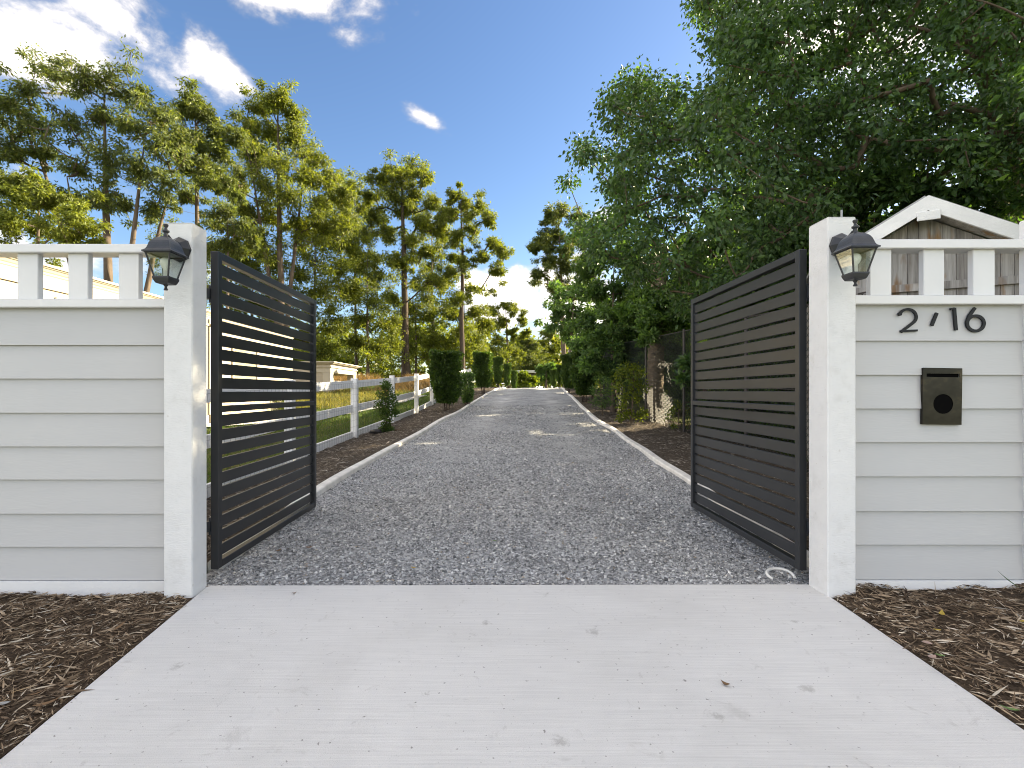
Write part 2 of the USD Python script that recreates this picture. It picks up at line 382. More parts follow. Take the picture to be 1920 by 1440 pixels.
# the concrete apron: broomed across, faintly stained
mat("concrete_look", {
    "g": ("geometry", {}), "br": ("mapping", {"scale": (3, 150, 1)}), "broom": ("noise_texture", {"scale": 1.0, "detail": 5.0, "roughness": 0.65, "distortion": 0.4}),
    "fine": ("noise_texture", {"scale": 320.0, "detail": 2.0}), "cl": ("noise_texture", {"scale": 1.1, "detail": 6.0, "roughness": 0.6, "distortion": 0.6}),
    "st": ("noise_texture", {"scale": 10.0, "detail": 5.0, "roughness": 0.7, "distortion": 1.2}), "pit": ("noise_texture", {"scale": 55.0, "detail": 2.0}),
    "r": ("rgb_ramp", {"ramp": [(0.25, (0.60, 0.592, 0.572)), (0.5, (0.675, 0.668, 0.65)), (0.75, (0.72, 0.715, 0.697))]}),
    "wn": ("noise_texture", {"scale": 45.0, "detail": 4.0, "roughness": 0.7}), "ws": ("vector_math", {"math_type": "scale", "scale": 0.11}), "wo": ("vector_math", {"math_type": "subtract", "vector2": (0.055, 0.055, 0.055)}), "wm": ("vector_math", {"math_type": "multiply", "vector2": (1.0, 1.0, 0.0)}), "warp": ("vector_math", {"math_type": "add"}),
    "d0": ("vector_math", {"math_type": "distance", "vector2": (0.444, 2.195, 0.0)}), "q0": ("map_range", {"from_min": 0.035, "from_max": 0.0088, "to_min": 0.0, "to_max": 0.38, "clamp": True}), "y0": ("mix_color", {"b": (0.20, 0.185, 0.165)}),
    "d1": ("vector_math", {"math_type": "distance", "vector2": (0.833, 1.647, 0.0)}), "q1": ("map_range", {"from_min": 0.05, "from_max": 0.0125, "to_min": 0.0, "to_max": 0.2, "clamp": True}), "y1": ("mix_color", {"b": (0.20, 0.185, 0.165)}),
    "d2": ("vector_math", {"math_type": "distance", "vector2": (-0.046, 2.281, 0.0)}), "q2": ("map_range", {"from_min": 0.022, "from_max": 0.0055, "to_min": 0.0, "to_max": 0.38, "clamp": True}), "y2": ("mix_color", {"b": (0.20, 0.185, 0.165)}),
    "d3": ("vector_math", {"math_type": "distance", "vector2": (1.153, 1.774, 0.0)}), "q3": ("map_range", {"from_min": 0.03, "from_max": 0.0075, "to_min": 0.0, "to_max": 0.38, "clamp": True}), "y3": ("mix_color", {"b": (0.20, 0.185, 0.165)}),
    "d4": ("vector_math", {"math_type": "distance", "vector2": (0.751, 1.628, 0.0)}), "q4": ("map_range", {"from_min": 0.028, "from_max": 0.0070, "to_min": 0.0, "to_max": 0.38, "clamp": True}), "y4": ("mix_color", {"b": (0.20, 0.185, 0.165)}),
    "d5": ("vector_math", {"math_type": "distance", "vector2": (-0.695, 2.016, 0.0)}), "q5": ("map_range", {"from_min": 0.012, "from_max": 0.0030, "to_min": 0.0, "to_max": 0.38, "clamp": True}), "y5": ("mix_color", {"b": (0.20, 0.185, 0.165)}),
    "d6": ("vector_math", {"math_type": "distance", "vector2": (0.201, 1.509, 0.0)}), "q6": ("map_range", {"from_min": 0.03, "from_max": 0.0075, "to_min": 0.0, "to_max": 0.38, "clamp": True}), "y6": ("mix_color", {"b": (0.20, 0.185, 0.165)}),
    "d7": ("vector_math", {"math_type": "distance", "vector2": (-0.834, 1.533, 0.0)}), "q7": ("map_range", {"from_min": 0.05, "from_max": 0.0125, "to_min": 0.0, "to_max": 0.2, "clamp": True}), "y7": ("mix_color", {"b": (0.20, 0.185, 0.165)}),
    "d8": ("vector_math", {"math_type": "distance", "vector2": (0.682, 1.919, 0.0)}), "q8": ("map_range", {"from_min": 0.012, "from_max": 0.0030, "to_min": 0.0, "to_max": 0.38, "clamp": True}), "y8": ("mix_color", {"b": (0.20, 0.185, 0.165)}),
    "d9": ("vector_math", {"math_type": "distance", "vector2": (-1.279, 1.919, 0.0)}), "q9": ("map_range", {"from_min": 0.03, "from_max": 0.0075, "to_min": 0.0, "to_max": 0.38, "clamp": True}), "y9": ("mix_color", {"b": (0.20, 0.185, 0.165)}),
    "d10": ("vector_math", {"math_type": "distance", "vector2": (-0.253, 1.749, 0.0)}), "q10": ("map_range", {"from_min": 0.012, "from_max": 0.0030, "to_min": 0.0, "to_max": 0.38, "clamp": True}), "y10": ("mix_color", {"b": (0.20, 0.185, 0.165)}),
    "d11": ("vector_math", {"math_type": "distance", "vector2": (1.429, 2.297, 0.0)}), "q11": ("map_range", {"from_min": 0.02, "from_max": 0.0050, "to_min": 0.0, "to_max": 0.38, "clamp": True}), "y11": ("mix_color", {"b": (0.20, 0.185, 0.165)}),
    "d12": ("vector_math", {"math_type": "distance", "vector2": (-1.100, 2.619, 0.0)}), "q12": ("map_range", {"from_min": 0.02, "from_max": 0.0050, "to_min": 0.0, "to_max": 0.38, "clamp": True}), "y12": ("mix_color", {"b": (0.20, 0.185, 0.165)}),
    "d13": ("vector_math", {"math_type": "distance", "vector2": (0.581, 2.324, 0.0)}), "q13": ("map_range", {"from_min": 0.01, "from_max": 0.0025, "to_min": 0.0, "to_max": 0.38, "clamp": True}), "y13": ("mix_color", {"b": (0.20, 0.185, 0.165)}),
    "b2": ("map_range", {"from_min": 0.3, "from_max": 0.7, "to_min": 0.90, "to_max": 1.07}), "h": ("hsv", {}),
    "stm": ("map_range", {"from_min": 0.60, "from_max": 0.74, "to_min": 0.0, "to_max": 0.32, "clamp": True}), "pm": ("map_range", {"from_min": 0.695, "from_max": 0.74, "to_min": 0.0, "to_max": 0.7, "clamp": True}),
    "x": ("mix_color", {"b": (0.26, 0.24, 0.215)}), "x2": ("mix_color", {"b": (0.14, 0.13, 0.12)}),
    "ma": ("math", {"math_type": "multiply_add", "value2": 0.6}), "bp": ("bump", {"strength": 0.55, "distance": 0.004}), "p": ("principled_bsdf", {"roughness": 0.85, "specular_ior_level": 0.3})},
    [("g.position", "br.vector"), ("br.vector", "broom.vector"), ("g.position", "fine.vector"), ("g.position", "cl.vector"), ("g.position", "st.vector"), ("g.position", "pit.vector"), ("cl.fac", "r.fac"), ("broom.fac", "b2.value"), ("b2.result", "h.value"),
     ("r.color", "h.color"), ("h.color", "x.a"), ("st.fac", "stm.value"), ("stm.result", "x.fac"), ("x.result", "x2.a"), ("pit.fac", "pm.value"), ("pm.result", "x2.fac"), ("g.position", "wn.vector"), ("wn.color", "ws.vector1"), ("ws.vector", "wo.vector1"), ("g.position", "warp.vector1"), ("wo.vector", "wm.vector1"), ("wm.vector", "warp.vector2"), ("warp.vector", "d0.vector1"), ("d0.value", "q0.value"), ("q0.result", "y0.fac"), ("x2.result", "y0.a"), ("warp.vector", "d1.vector1"), ("d1.value", "q1.value"), ("q1.result", "y1.fac"), ("y0.result", "y1.a"), ("warp.vector", "d2.vector1"), ("d2.value", "q2.value"), ("q2.result", "y2.fac"), ("y1.result", "y2.a"), ("warp.vector", "d3.vector1"), ("d3.value", "q3.value"), ("q3.result", "y3.fac"), ("y2.result", "y3.a"), ("warp.vector", "d4.vector1"), ("d4.value", "q4.value"), ("q4.result", "y4.fac"), ("y3.result", "y4.a"), ("warp.vector", "d5.vector1"), ("d5.value", "q5.value"), ("q5.result", "y5.fac"), ("y4.result", "y5.a"), ("warp.vector", "d6.vector1"), ("d6.value", "q6.value"), ("q6.result", "y6.fac"), ("y5.result", "y6.a"), ("warp.vector", "d7.vector1"), ("d7.value", "q7.value"), ("q7.result", "y7.fac"), ("y6.result", "y7.a"), ("warp.vector", "d8.vector1"), ("d8.value", "q8.value"), ("q8.result", "y8.fac"), ("y7.result", "y8.a"), ("warp.vector", "d9.vector1"), ("d9.value", "q9.value"), ("q9.result", "y9.fac"), ("y8.result", "y9.a"), ("warp.vector", "d10.vector1"), ("d10.value", "q10.value"), ("q10.result", "y10.fac"), ("y9.result", "y10.a"), ("warp.vector", "d11.vector1"), ("d11.value", "q11.value"), ("q11.result", "y11.fac"), ("y10.result", "y11.a"), ("warp.vector", "d12.vector1"), ("d12.value", "q12.value"), ("q12.result", "y12.fac"), ("y11.result", "y12.a"), ("warp.vector", "d13.vector1"), ("d13.value", "q13.value"), ("q13.result", "y13.fac"), ("y12.result", "y13.a"), ("y13.result", "p.base_color"),
     ("broom.fac", "ma.value1"), ("fine.fac", "ma.value3"), ("ma.value", "bp.height"), ("bp.normal", "p.normal")])
plain("kerb_concrete", (0.72, 0.70, 0.66), 0.85, 0.22, 5.0, 0.5, 80)
# gravel bed: crushed stone; where wheels run the stones are packed with pale fines
mat("gravel_look", {
    "g": ("geometry", {}), "v": ("voronoi_texture", {"scale": 52.0, "randomness": 1.0}), "vb": ("voronoi_texture", {"scale": 52.0, "feature": "distance_to_edge"}),
    "w": ("rgb_to_bw", {}), "r": ("rgb_ramp", {"ramp": [(0.1, (0.14, 0.142, 0.145)), (0.5, (0.36, 0.365, 0.37)), (0.9, (0.58, 0.58, 0.58))]}),
    "a": ("attribute", {"attribute": "wheel_track"}), "n": ("noise_texture", {"scale": 1.6, "detail": 6.0, "roughness": 0.65}), "nn": ("map_range", {"from_min": 0.35, "from_max": 0.65, "to_min": 0.3, "to_max": 1.0}),
    "mm": ("math", {"math_type": "multiply"}), "x": ("mix_color", {"b": (0.50, 0.50, 0.495)}),
    "mv": ("map_range", {"from_min": 0.3, "from_max": 0.7, "to_min": 0.7, "to_max": 1.2}), "h": ("hsv", {}),
    "bp": ("bump", {"strength": 0.9, "distance": 0.02}), "p": ("principled_bsdf", {"roughness": 0.9, "specular_ior_level": 0.25})},
    [("g.position", "v.vector"), ("g.position", "vb.vector"), ("v.color", "w.color"), ("w.val", "r.fac"), ("r.color", "x.a"), ("g.position", "n.vector"), ("n.fac", "nn.value"), ("a.fac", "mm.value1"), ("nn.result", "mm.value2"), ("mm.value", "x.fac"),
     ("x.result", "h.color"), ("n.fac", "mv.value"), ("mv.result", "h.value"), ("h.color", "p.base_color"), ("vb.distance", "bp.height"), ("bp.normal", "p.normal")])
island_mat("stone_chip", [(0.0, (0.10, 0.104, 0.108)), (0.3, (0.25, 0.256, 0.262)), (0.65, (0.43, 0.436, 0.442)), (0.9, (0.63, 0.635, 0.64)), (0.97, (0.66, 0.65, 0.62)), (1.0, (0.32, 0.26, 0.19))], 0.85, 0.3, 0.4, 300)
mat("soil_look", {"g": ("geometry", {}), "n": ("noise_texture", {"scale": 38.0, "detail": 8.0, "roughness": 0.7}), "r": ("rgb_ramp", {"ramp": [(0.3, (0.04, 0.029, 0.02)), (0.55, (0.11, 0.08, 0.055)), (0.75, (0.20, 0.15, 0.105))]}),
    "b": ("bump", {"strength": 1.0, "distance": 0.03}), "p": ("principled_bsdf", {"roughness": 0.95, "specular_ior_level": 0.1})},
    [("g.position", "n.vector"), ("n.fac", "r.fac"), ("r.color", "p.base_color"), ("n.fac", "b.height"), ("b.normal", "p.normal")])
mat("grey_soil_look", {"g": ("geometry", {}), "n": ("noise_texture", {"scale": 38.0, "detail": 8.0, "roughness": 0.7}), "r": ("rgb_ramp", {"ramp": [(0.3, (0.045, 0.036, 0.028)), (0.55, (0.12, 0.098, 0.076)), (0.75, (0.21, 0.175, 0.14))]}),
    "b": ("bump", {"strength": 1.0, "distance": 0.03}), "p": ("principled_bsdf", {"roughness": 0.95, "specular_ior_level": 0.1})},
    [("g.position", "n.vector"), ("n.fac", "r.fac"), ("r.color", "p.base_color"), ("n.fac", "b.height"), ("b.normal", "p.normal")])
island_mat("bark_chip", [(0.0, (0.04, 0.028, 0.02)), (0.35, (0.115, 0.080, 0.052)), (0.65, (0.22, 0.16, 0.105)), (0.85, (0.37, 0.285, 0.195)), (0.95, (0.55, 0.47, 0.36)), (1.0, (0.66, 0.61, 0.52))], 0.9, 0.2)
island_mat("bark_chip_grey", [(0.0, (0.035, 0.029, 0.023)), (0.4, (0.10, 0.083, 0.065)), (0.75, (0.21, 0.175, 0.14)), (1.0, (0.48, 0.43, 0.37))], 0.9, 0.2)
# ground under the grass
mat("turf_look", {"g": ("geometry", {}), "n": ("noise_texture", {"scale": 0.5, "detail": 7.0, "roughness": 0.65}), "f": ("noise_texture", {"scale": 30.0, "detail": 4.0, "roughness": 0.7}),
    "r": ("rgb_ramp", {"ramp": [(0.3, (0.05, 0.075, 0.018)), (0.5, (0.09, 0.105, 0.028)), (0.66, (0.17, 0.13, 0.06))]}), "v": ("map_range", {"from_min": 0.3, "from_max": 0.7, "to_min": 0.6, "to_max": 1.4}), "h": ("hsv", {}),
    "b": ("bump", {"strength": 1.0, "distance": 0.05}), "p": ("principled_bsdf", {"roughness": 0.95, "specular_ior_level": 0.1})},
    [("g.position", "n.vector"), ("g.position", "f.vector"), ("n.fac", "r.fac"), ("f.fac", "v.value"), ("v.result", "h.value"), ("r.color", "h.color"), ("h.color", "p.base_color"), ("f.fac", "b.height"), ("b.normal", "p.normal")])
plain("path_concrete", (0.46, 0.45, 0.43), 0.85, 0.12, 3.0, 0.2, 60)
# leaves, bark, grass
leaf_mat("grass_blade", (0.07, 0.125, 0.022), (0.16, 0.22, 0.04), (1.1, 1.1, 0.5), 0.6, 0.35, (0.25, 0.2, 0.08))
leaf_mat("dry_grass", (0.22, 0.15, 0.06), (0.36, 0.27, 0.12), (1.0, 0.9, 0.6), 0.7, 0.35)
leaf_mat("straw_grass", (0.20, 0.19, 0.045), (0.36, 0.31, 0.10), (1.0, 1.0, 0.6), 0.7, 0.4)
leaf_mat("gum_leaf", (0.10, 0.135, 0.038), (0.18, 0.205, 0.05), (1.5, 1.4, 0.45), 0.5, 0.42, (0.17, 0.17, 0.05))
leaf_mat("gum_leaf_olive", (0.132, 0.17, 0.028), (0.24, 0.265, 0.04), (1.5, 1.4, 0.4), 0.5, 0.45, (0.22, 0.22, 0.05))
leaf_mat("fig_leaf", (0.068, 0.128, 0.044), (0.13, 0.215, 0.072), (1.6, 1.7, 0.5), 0.36, 0.32, (0.09, 0.13, 0.035))
leaf_mat("wattle_leaf", (0.10, 0.175, 0.052), (0.18, 0.28, 0.08), (1.4, 1.5, 0.5), 0.5, 0.35, (0.11, 0.15, 0.05))
leaf_mat("hedge_leaf", (0.06, 0.11, 0.024), (0.15, 0.21, 0.05), (1.7, 1.7, 0.4), 0.4, 0.3, (0.10, 0.14, 0.03))
leaf_mat("lime_leaf", (0.12, 0.165, 0.022), (0.25, 0.30, 0.04), (1.5, 1.5, 0.35), 0.45, 0.42, (0.22, 0.24, 0.05))
leaf_mat("fallen_brown", (0.20, 0.12, 0.06), (0.34, 0.22, 0.12), (1, 1, 1), 0.7, 0.1)
leaf_mat("fallen_yellow", (0.45, 0.33, 0.06), (0.5, 0.36, 0.08), (1, 1, 1), 0.6, 0.1)
leaf_mat("fallen_green", (0.13, 0.22, 0.06), (0.17, 0.26, 0.08), (1, 1, 1), 0.5, 0.1)
leaf_mat("fallen_pink", (0.42, 0.30, 0.25), (0.46, 0.33, 0.27), (1, 1, 1), 0.7, 0.1)
leaf_mat("fallen_grey", (0.30, 0.31, 0.31), (0.34, 0.34, 0.33), (1, 1, 1), 0.6, 0.05)


def bark(name, a, b, scale=5.0, stretch=(1, 1, 0.18), bump=0.7):
    return mat(name, {"tc": ("texture_coordinate", {}), "mp": ("mapping", {"scale": stretch}), "n": ("noise_texture", {"scale": scale, "detail": 7.0, "roughness": 0.65}), "r": ("rgb_ramp", {"ramp": [(0.3, a), (0.7, b)]}),
                      "b": ("bump", {"strength": bump, "distance": 0.03}), "p": ("principled_bsdf", {"roughness": 0.9, "specular_ior_level": 0.2})},
               [("tc.object", "mp.vector"), ("mp.vector", "n.vector"), ("n.fac", "r.fac"), ("r.color", "p.base_color"), ("n.fac", "b.height"), ("b.normal", "p.normal")])


bark("gum_bark", (0.06, 0.046, 0.036), (0.165, 0.13, 0.10))
bark("dark_bark", (0.035, 0.026, 0.02), (0.10, 0.078, 0.06))
bark("pale_bark", (0.30, 0.26, 0.21), (0.48, 0.43, 0.36))
bark("fig_bark", (0.07, 0.052, 0.036), (0.17, 0.13, 0.09), 3.0, (1, 1, 0.4))
bark("palm_bark", (0.11, 0.085, 0.06), (0.28, 0.22, 0.16), 8.0, (1, 1, 1.5))
# weathered palings, three tones
for i, (a, b, s) in enumerate((((0.27, 0.255, 0.24), (0.46, 0.445, 0.42), (0.20, 0.11, 0.045)), ((0.33, 0.315, 0.295), (0.53, 0.51, 0.485), (0.30, 0.17, 0.06)), ((0.22, 0.205, 0.19), (0.40, 0.385, 0.36), (0.13, 0.075, 0.035)))):
    mat(f"paling_{'abc'[i]}", {"tc": ("texture_coordinate", {}), "mp": ("mapping", {"scale": (26, 26, 1.3), "location": (i * 3.7, 0, i)}), "n": ("noise_texture", {"scale": 1.0, "detail": 8.0, "roughness": 0.68, "distortion": 0.5}),
        "m2": ("mapping", {"scale": (9, 9, 2.2), "location": (i * 1.3, 2, i * 5)}), "s": ("noise_texture", {"scale": 1.0, "detail": 3.0}), "sm": ("map_range", {"from_min": 0.56, "from_max": 0.66, "to_min": 0.0, "to_max": 0.8, "clamp": True}),
        "r": ("rgb_ramp", {"ramp": [(0.28, tuple(np.array(a) * 0.5)), (0.45, a), (0.7, b)]}), "x": ("mix_color", {"b": s}), "b": ("bump", {"strength": 0.7, "distance": 0.006}), "p": ("principled_bsdf", {"roughness": 0.9, "specular_ior_level": 0.2})},
        [("tc.object", "mp.vector"), ("mp.vector", "n.vector"), ("tc.object", "m2.vector"), ("m2.vector", "s.vector"), ("s.fac", "sm.value"), ("sm.result", "x.fac"), ("n.fac", "r.fac"), ("r.color", "x.a"), ("x.result", "p.base_color"), ("n.fac", "b.height"), ("b.normal", "p.normal")])
plain("dark_timber", (0.06, 0.05, 0.042), 0.9, 0.3, 8)
plain("roof_iron", (0.33, 0.34, 0.34), 0.5, 0.1, 6, metallic=0.3)
plain("cream_render", (0.40, 0.35, 0.27), 0.8, 0.05, 2.0, 0.15, 60)
plain("cream_trim", (0.46, 0.41, 0.32), 0.7, 0.04, 3.0)
plain("brown_log", (0.12, 0.085, 0.055), 0.9, 0.3, 12, 0.6, 60)

# ------------------------------------------------------------------ the ground
rng = np.random.default_rng(7)


def grid(xs, ys, zf):
    X, Y = np.meshgrid(xs, ys, indexing="ij")
    Z = zf(X, Y)
    v = np.stack([X, Y, Z], -1).reshape(-1, 3)
    n, m = len(xs), len(ys)
    i, j = np.meshgrid(np.arange(n - 1), np.arange(m - 1), indexing="ij")
    f = np.stack([i * m + j, (i + 1) * m + j, (i + 1) * m + j + 1, i * m + j + 1], -1).reshape(-1, 4)
    return v, np.vstack([f[:, [0, 1, 2]], f[:, [0, 2, 3]]])


def base_ground(x, y):
    z = ground_z(x, y) + 0.05 * (meshkit.noise(np.stack([x * 0.35, y * 0.35, 0 * x], -1), 3) - 0.5)
    inside = (x > -3.1) & (x < 4.2) & (y > -3)
    return np.where(inside, z - 0.14, z)


gx = np.unique(np.concatenate([np.linspace(-300, -20, 24), np.linspace(-20, 10, 76), np.linspace(10, 300, 30)]))
gy = np.unique(np.concatenate([np.linspace(-80, -4, 12), np.linspace(-4, 40, 111), np.linspace(40, 400, 40)]))
solo("ground", grid(gx, gy, base_ground), MAT["turf_look"], kind="structure", smooth=True)

# concrete apron between the walls, a slab with rounded arrises
apron = sg.Polygon([(-1.47, -2.5), (1.70, -2.5), (1.715, 1.45), (1.81, 2.745), (-1.638, 2.728), (-1.49, 1.44)])
ap = trimesh.creation.extrude_polygon(apron.buffer(-0.008), 0.008, engine="earcut")
ap.apply_translation((0, 0, -0.008))
solo("concrete_apron", join([trimesh.creation.extrude_polygon(apron, 0.11, engine="earcut").apply_translation((0, 0, -0.118)), ap]), MAT["concrete_look"], kind="structure")


# gravel drive
def gravel_z(x, y):
    c = (kerb_left(y) + kerb_right(y)) / 2
    w = (kerb_right(y) - kerb_left(y)) / 2
    u = (x - c) / w
    rut = np.exp(-((np.abs(u) - 0.47) / 0.17) ** 2) * smooth01((y - 4.2) / 3)
    e = smooth01((y - 2.76) / 0.35)
    z = road_z(y) - 0.010 - 0.008 * e - 0.022 * rut + 0.03 * (1 - u * u) * e
    return z + e * 0.035 * (meshkit.noise(np.stack([x * 1.3, y * 0.9, 0 * x], -1), 11) - 0.5) + e * 0.012 * (meshkit.noise(np.stack([x * 6, y * 6, 0 * x], -1), 12) - 0.5)


ys = np.concatenate([np.arange(2.71, 12, 0.06), np.arange(12, 44, 0.25)])
us = np.linspace(-1.02, 1.02, 70)
Yg, Ug = np.meshgrid(ys, us, indexing="ij")
Cg, Wg = (kerb_left(Yg) + kerb_right(Yg)) / 2, (kerb_right(Yg) - kerb_left(Yg)) / 2
Xg = Cg + Wg * Ug
gv = np.stack([Xg, Yg, gravel_z(Xg, Yg)], -1).reshape(-1, 3)
n_, m_ = Yg.shape
ii, jj = np.meshgrid(np.arange(n_ - 1), np.arange(m_ - 1), indexing="ij")
gq = np.stack([ii * m_ + jj, ii * m_ + jj + 1, (ii + 1) * m_ + jj + 1, (ii + 1) * m_ + jj], -1).reshape(-1, 4)
gq = np.vstack([gq[:, [0, 1, 2]], gq[:, [0, 2, 3]]])
track = (np.exp(-((np.abs(Ug) - 0.47) / 0.2) ** 2) * smooth01((Yg - 4.5) / 6)).reshape(-1)
gm = usdkit.mesh(stage, numbered("/World", "gravel_driveway"), (gv, gq), MAT["gravel_look"], smooth=True)
UsdGeom.PrimvarsAPI(gm).CreatePrimvar("wheel_track", Sdf.ValueTypeNames.FloatArray, "vertex").Set(Vt.FloatArray.FromNumpy(track.astype(np.float32)))
tag(gm.GetPrim(), kind="structure")


def rand_rot(n, r):
    q = r.normal(size=(n, 4))
    q /= np.linalg.norm(q, axis=1, keepdims=True)
    w, x, y, z = q.T
    return np.stack([1 - 2 * (y * y + z * z), 2 * (x * y - z * w), 2 * (x * z + y * w), 2 * (x * y + z * w), 1 - 2 * (x * x + z * z), 2 * (y * z - x * w), 2 * (x * z - y * w), 2 * (y * z + x * w), 1 - 2 * (x * x + y * y)], -1).reshape(-1, 3, 3)


def stones(pts, size, r):
    """Angular chips: stretched, jittered octahedra, all in one mesh."""
    o = np.array([[1, 0, 0], [-0.5, 0.87, 0], [-0.5, -0.87, 0], [0, 0, 0.9], [0, 0, -0.9]], float)
    of = np.array([[0, 1, 3], [1, 2, 3], [2, 0, 3], [1, 0, 4], [2, 1, 4], [0, 2, 4]])
    n = len(pts)
    v = o[None] * r.uniform(0.7, 1.25, (n, 5, 1)) + r.normal(0, 0.2, (n, 5, 3))
    v *= r.uniform(0.6, 1.2, (n, 1, 3))
    v = np.einsum("nij,nkj->nki", rand_rot(n, r), v) * (size[:, None, None] / 2)
    v[:, :, 2] *= 0.7
    v += pts[:, None]
    return v.reshape(-1, 3), (of[None] + 5 * np.arange(n)[:, None, None]).reshape(-1, 3)


def in_drive(y, u):
    c, w = (kerb_left(y) + kerb_right(y)) / 2, (kerb_right(y) - kerb_left(y)) / 2
    return c + w * u


yy = np.concatenate([rng.uniform(2.735, 4.4, 36000), rng.uniform(4.4, 6.5, 28000), rng.uniform(6.5, 10, 20000), rng.uniform(10, 16, 12000)])
uu = rng.uniform(-0.985, 0.985, len(yy))
keep = rng.uniform(size=len(yy)) > 0.6 * np.exp(-((np.abs(uu) - 0.47) / 0.2) ** 2) * smooth01((yy - 4.5) / 4)
yy, uu = yy[keep], uu[keep]
xx = in_drive(yy, uu)
keep = ~((yy < 2.80) & (rng.uniform(size=len(yy)) < 0.2))
xx, yy = xx[keep], yy[keep]
sz = rng.gamma(6, 0.0030, len(xx)).clip(0.008, 0.036) * np.interp(yy, [3, 9, 16], [0.85, 1.2, 1.7])
solo("gravel", stones(np.stack([xx, yy, gravel_z(xx, yy) + sz * rng.uniform(-0.1, 0.32, len(sz))], -1), sz, rng), MAT["stone_chip"], "loose grey crushed stone covering the driveway between the gates", "gravel", kind="stuff", pieces=5)

# concrete edging, poured in lengths
for side, kf, s, words in ((-1, kerb_left, -1, "left"), (1, kerb_right, 1, "right")):
    t = thing("concrete_kerb", None, None, (float(kf(5.0)), 5.0, float(road_z(5.0))), kind="structure")
    cuts = np.arange(3.0, 40, 2.05)
    for a, b in zip(cuts[:-1], cuts[1:]):
        q = np.linspace(a + 0.006, b - 0.006, 8)
        x, z = kf(q), road_z(q)
        z = z + 0.016 * (meshkit.noise(np.stack([q * 0.9, 0 * q, 0 * q + side], -1), 5) - 0.5)
        x = x + 0.07 * (meshkit.noise(np.stack([q * 0.7, 0 * q, 0 * q + side], -1), 6) - 0.5)
        sec = np.array([[0, -0.12], [0, 0.026], [0.010, 0.038], [0.085, 0.041], [0.096, 0.030], [0.096, -0.12]])
        v = np.stack([np.stack([x + s * d, q, z + h], -1) for d, h in sec], 1).reshape(-1, 3)
        k = len(sec)
        i, j = np.meshgrid(np.arange(7), np.arange(k), indexing="ij")
        f = np.stack([i * k + j, i * k + (j + 1) % k, (i + 1) * k + (j + 1) % k, (i + 1) * k + j], -1).reshape(-1, 4)
        f = np.vstack([f[:, [0, 1, 2]], f[:, [0, 2, 3]]])
        caps = np.array([[0, l, l + 1] for l in range(1, k - 1)])
        f = np.vstack([f, caps, caps[:, ::-1] + 7 * k])
        if s > 0:
            f = f[:, ::-1]
        part(t, "kerb_section", (v, f), MAT["kerb_concrete"])


# ------------------------------------------------------------------ mulch beds
def bed(name, inner, outer, y0, y1, lift, step, nchips, r, chip, size, zf):
    ysb = np.arange(y0, y1 + 1e-6, step)
    usb = np.linspace(0, 1, 16)
    Yb, Ub = np.meshgrid(ysb, usb, indexing="ij")
    Xb = inner(Yb) * (1 - Ub) + outer(Yb) * Ub
    bump = lambda x, y: 0.05 * (meshkit.noise(np.stack([x * 3, y * 3, 0 * x], -1), 21) - 0.5) + 0.03 * (meshkit.noise(np.stack([x * 11, y * 11, 0 * x], -1), 22) - 0.5)
    hz = lambda x, y, u: zf(x, y) - 0.005 + (lift + 0.005) * np.clip(u * 14, 0, 1) + bump(x, y) * np.clip(u * 8, 0, 1) * np.clip((1 - u) * 8, 0.25, 1)
    v = np.stack([Xb, Yb, hz(Xb, Yb, Ub)], -1).reshape(-1, 3)
    n, m = Yb.shape
    i, j = np.meshgrid(np.arange(n - 1), np.arange(m - 1), indexing="ij")
    f = np.stack([i * m + j, i * m + j + 1, (i + 1) * m + j + 1, (i + 1) * m + j], -1).reshape(-1, 4)
    f = np.vstack([f[:, [0, 1, 2]], f[:, [0, 2, 3]]])
    if v[f[0, 1], 0] < v[f[0, 0], 0]:
        f = f[:, ::-1]
    solo("garden_bed", (v, f), MAT["soil_look" if chip == "bark_chip" else "grey_soil_look"], kind="structure", smooth=True)
    # shreds of bark: bent ribbons lying every way
    y = r.uniform(0, 1, nchips) ** 1.25 * (y1 - y0) + y0 if y1 - y0 > 4 else r.uniform(y0, y1, nchips)
    u = r.uniform(0.002, 0.99, nchips)
    x = inner(y) * (1 - u) + outer(y) * u
    p = np.stack([x, y, hz(x, y, u) + r.uniform(0.0, 0.014, nchips)], -1)
    ln = (r.gamma(3.0, size / 3, nchips) * np.where(r.uniform(size=nchips) < 0.16, 1.9, 0.85)).clip(0.008, 0.15)
    wd = ln * r.uniform(0.05, 0.28, nchips)
    wd = np.minimum(wd, np.where(r.uniform(size=nchips) < 0.13, 0.016, 0.0048))
    a = r.uniform(0, 2 * np.pi, nchips)
    pitch = r.normal(0, 0.18, nchips)
    d = np.stack([np.cos(a) * np.cos(pitch), np.sin(a) * np.cos(pitch), np.sin(pitch)], -1)
    side = np.cross(d, np.array([0, 0, 1.0]) + r.normal(0, 0.45, (nchips, 3)))
    side /= np.linalg.norm(side, axis=1, keepdims=True)
    up = np.cross(side, d)
    th = np.minimum(wd * 0.5, 0.004)[:, None]
    V = np.stack([p - d * ln[:, None] / 2, p + side * wd[:, None] / 2 - up * th * 0, p + d * ln[:, None] / 2 + up * th, p - side * wd[:, None] / 2, p + up * (th + 0.05 * ln[:, None] * r.uniform(0, 1, (nchips, 1)))], 1)
    F_ = np.array([[0, 1, 4], [1, 2, 4], [2, 3, 4], [3, 0, 4]])[:, ::-1]
    return (V.reshape(-1, 3), (F_[None] + 5 * np.arange(nchips)[:, None, None]).reshape(-1, 3)), hz


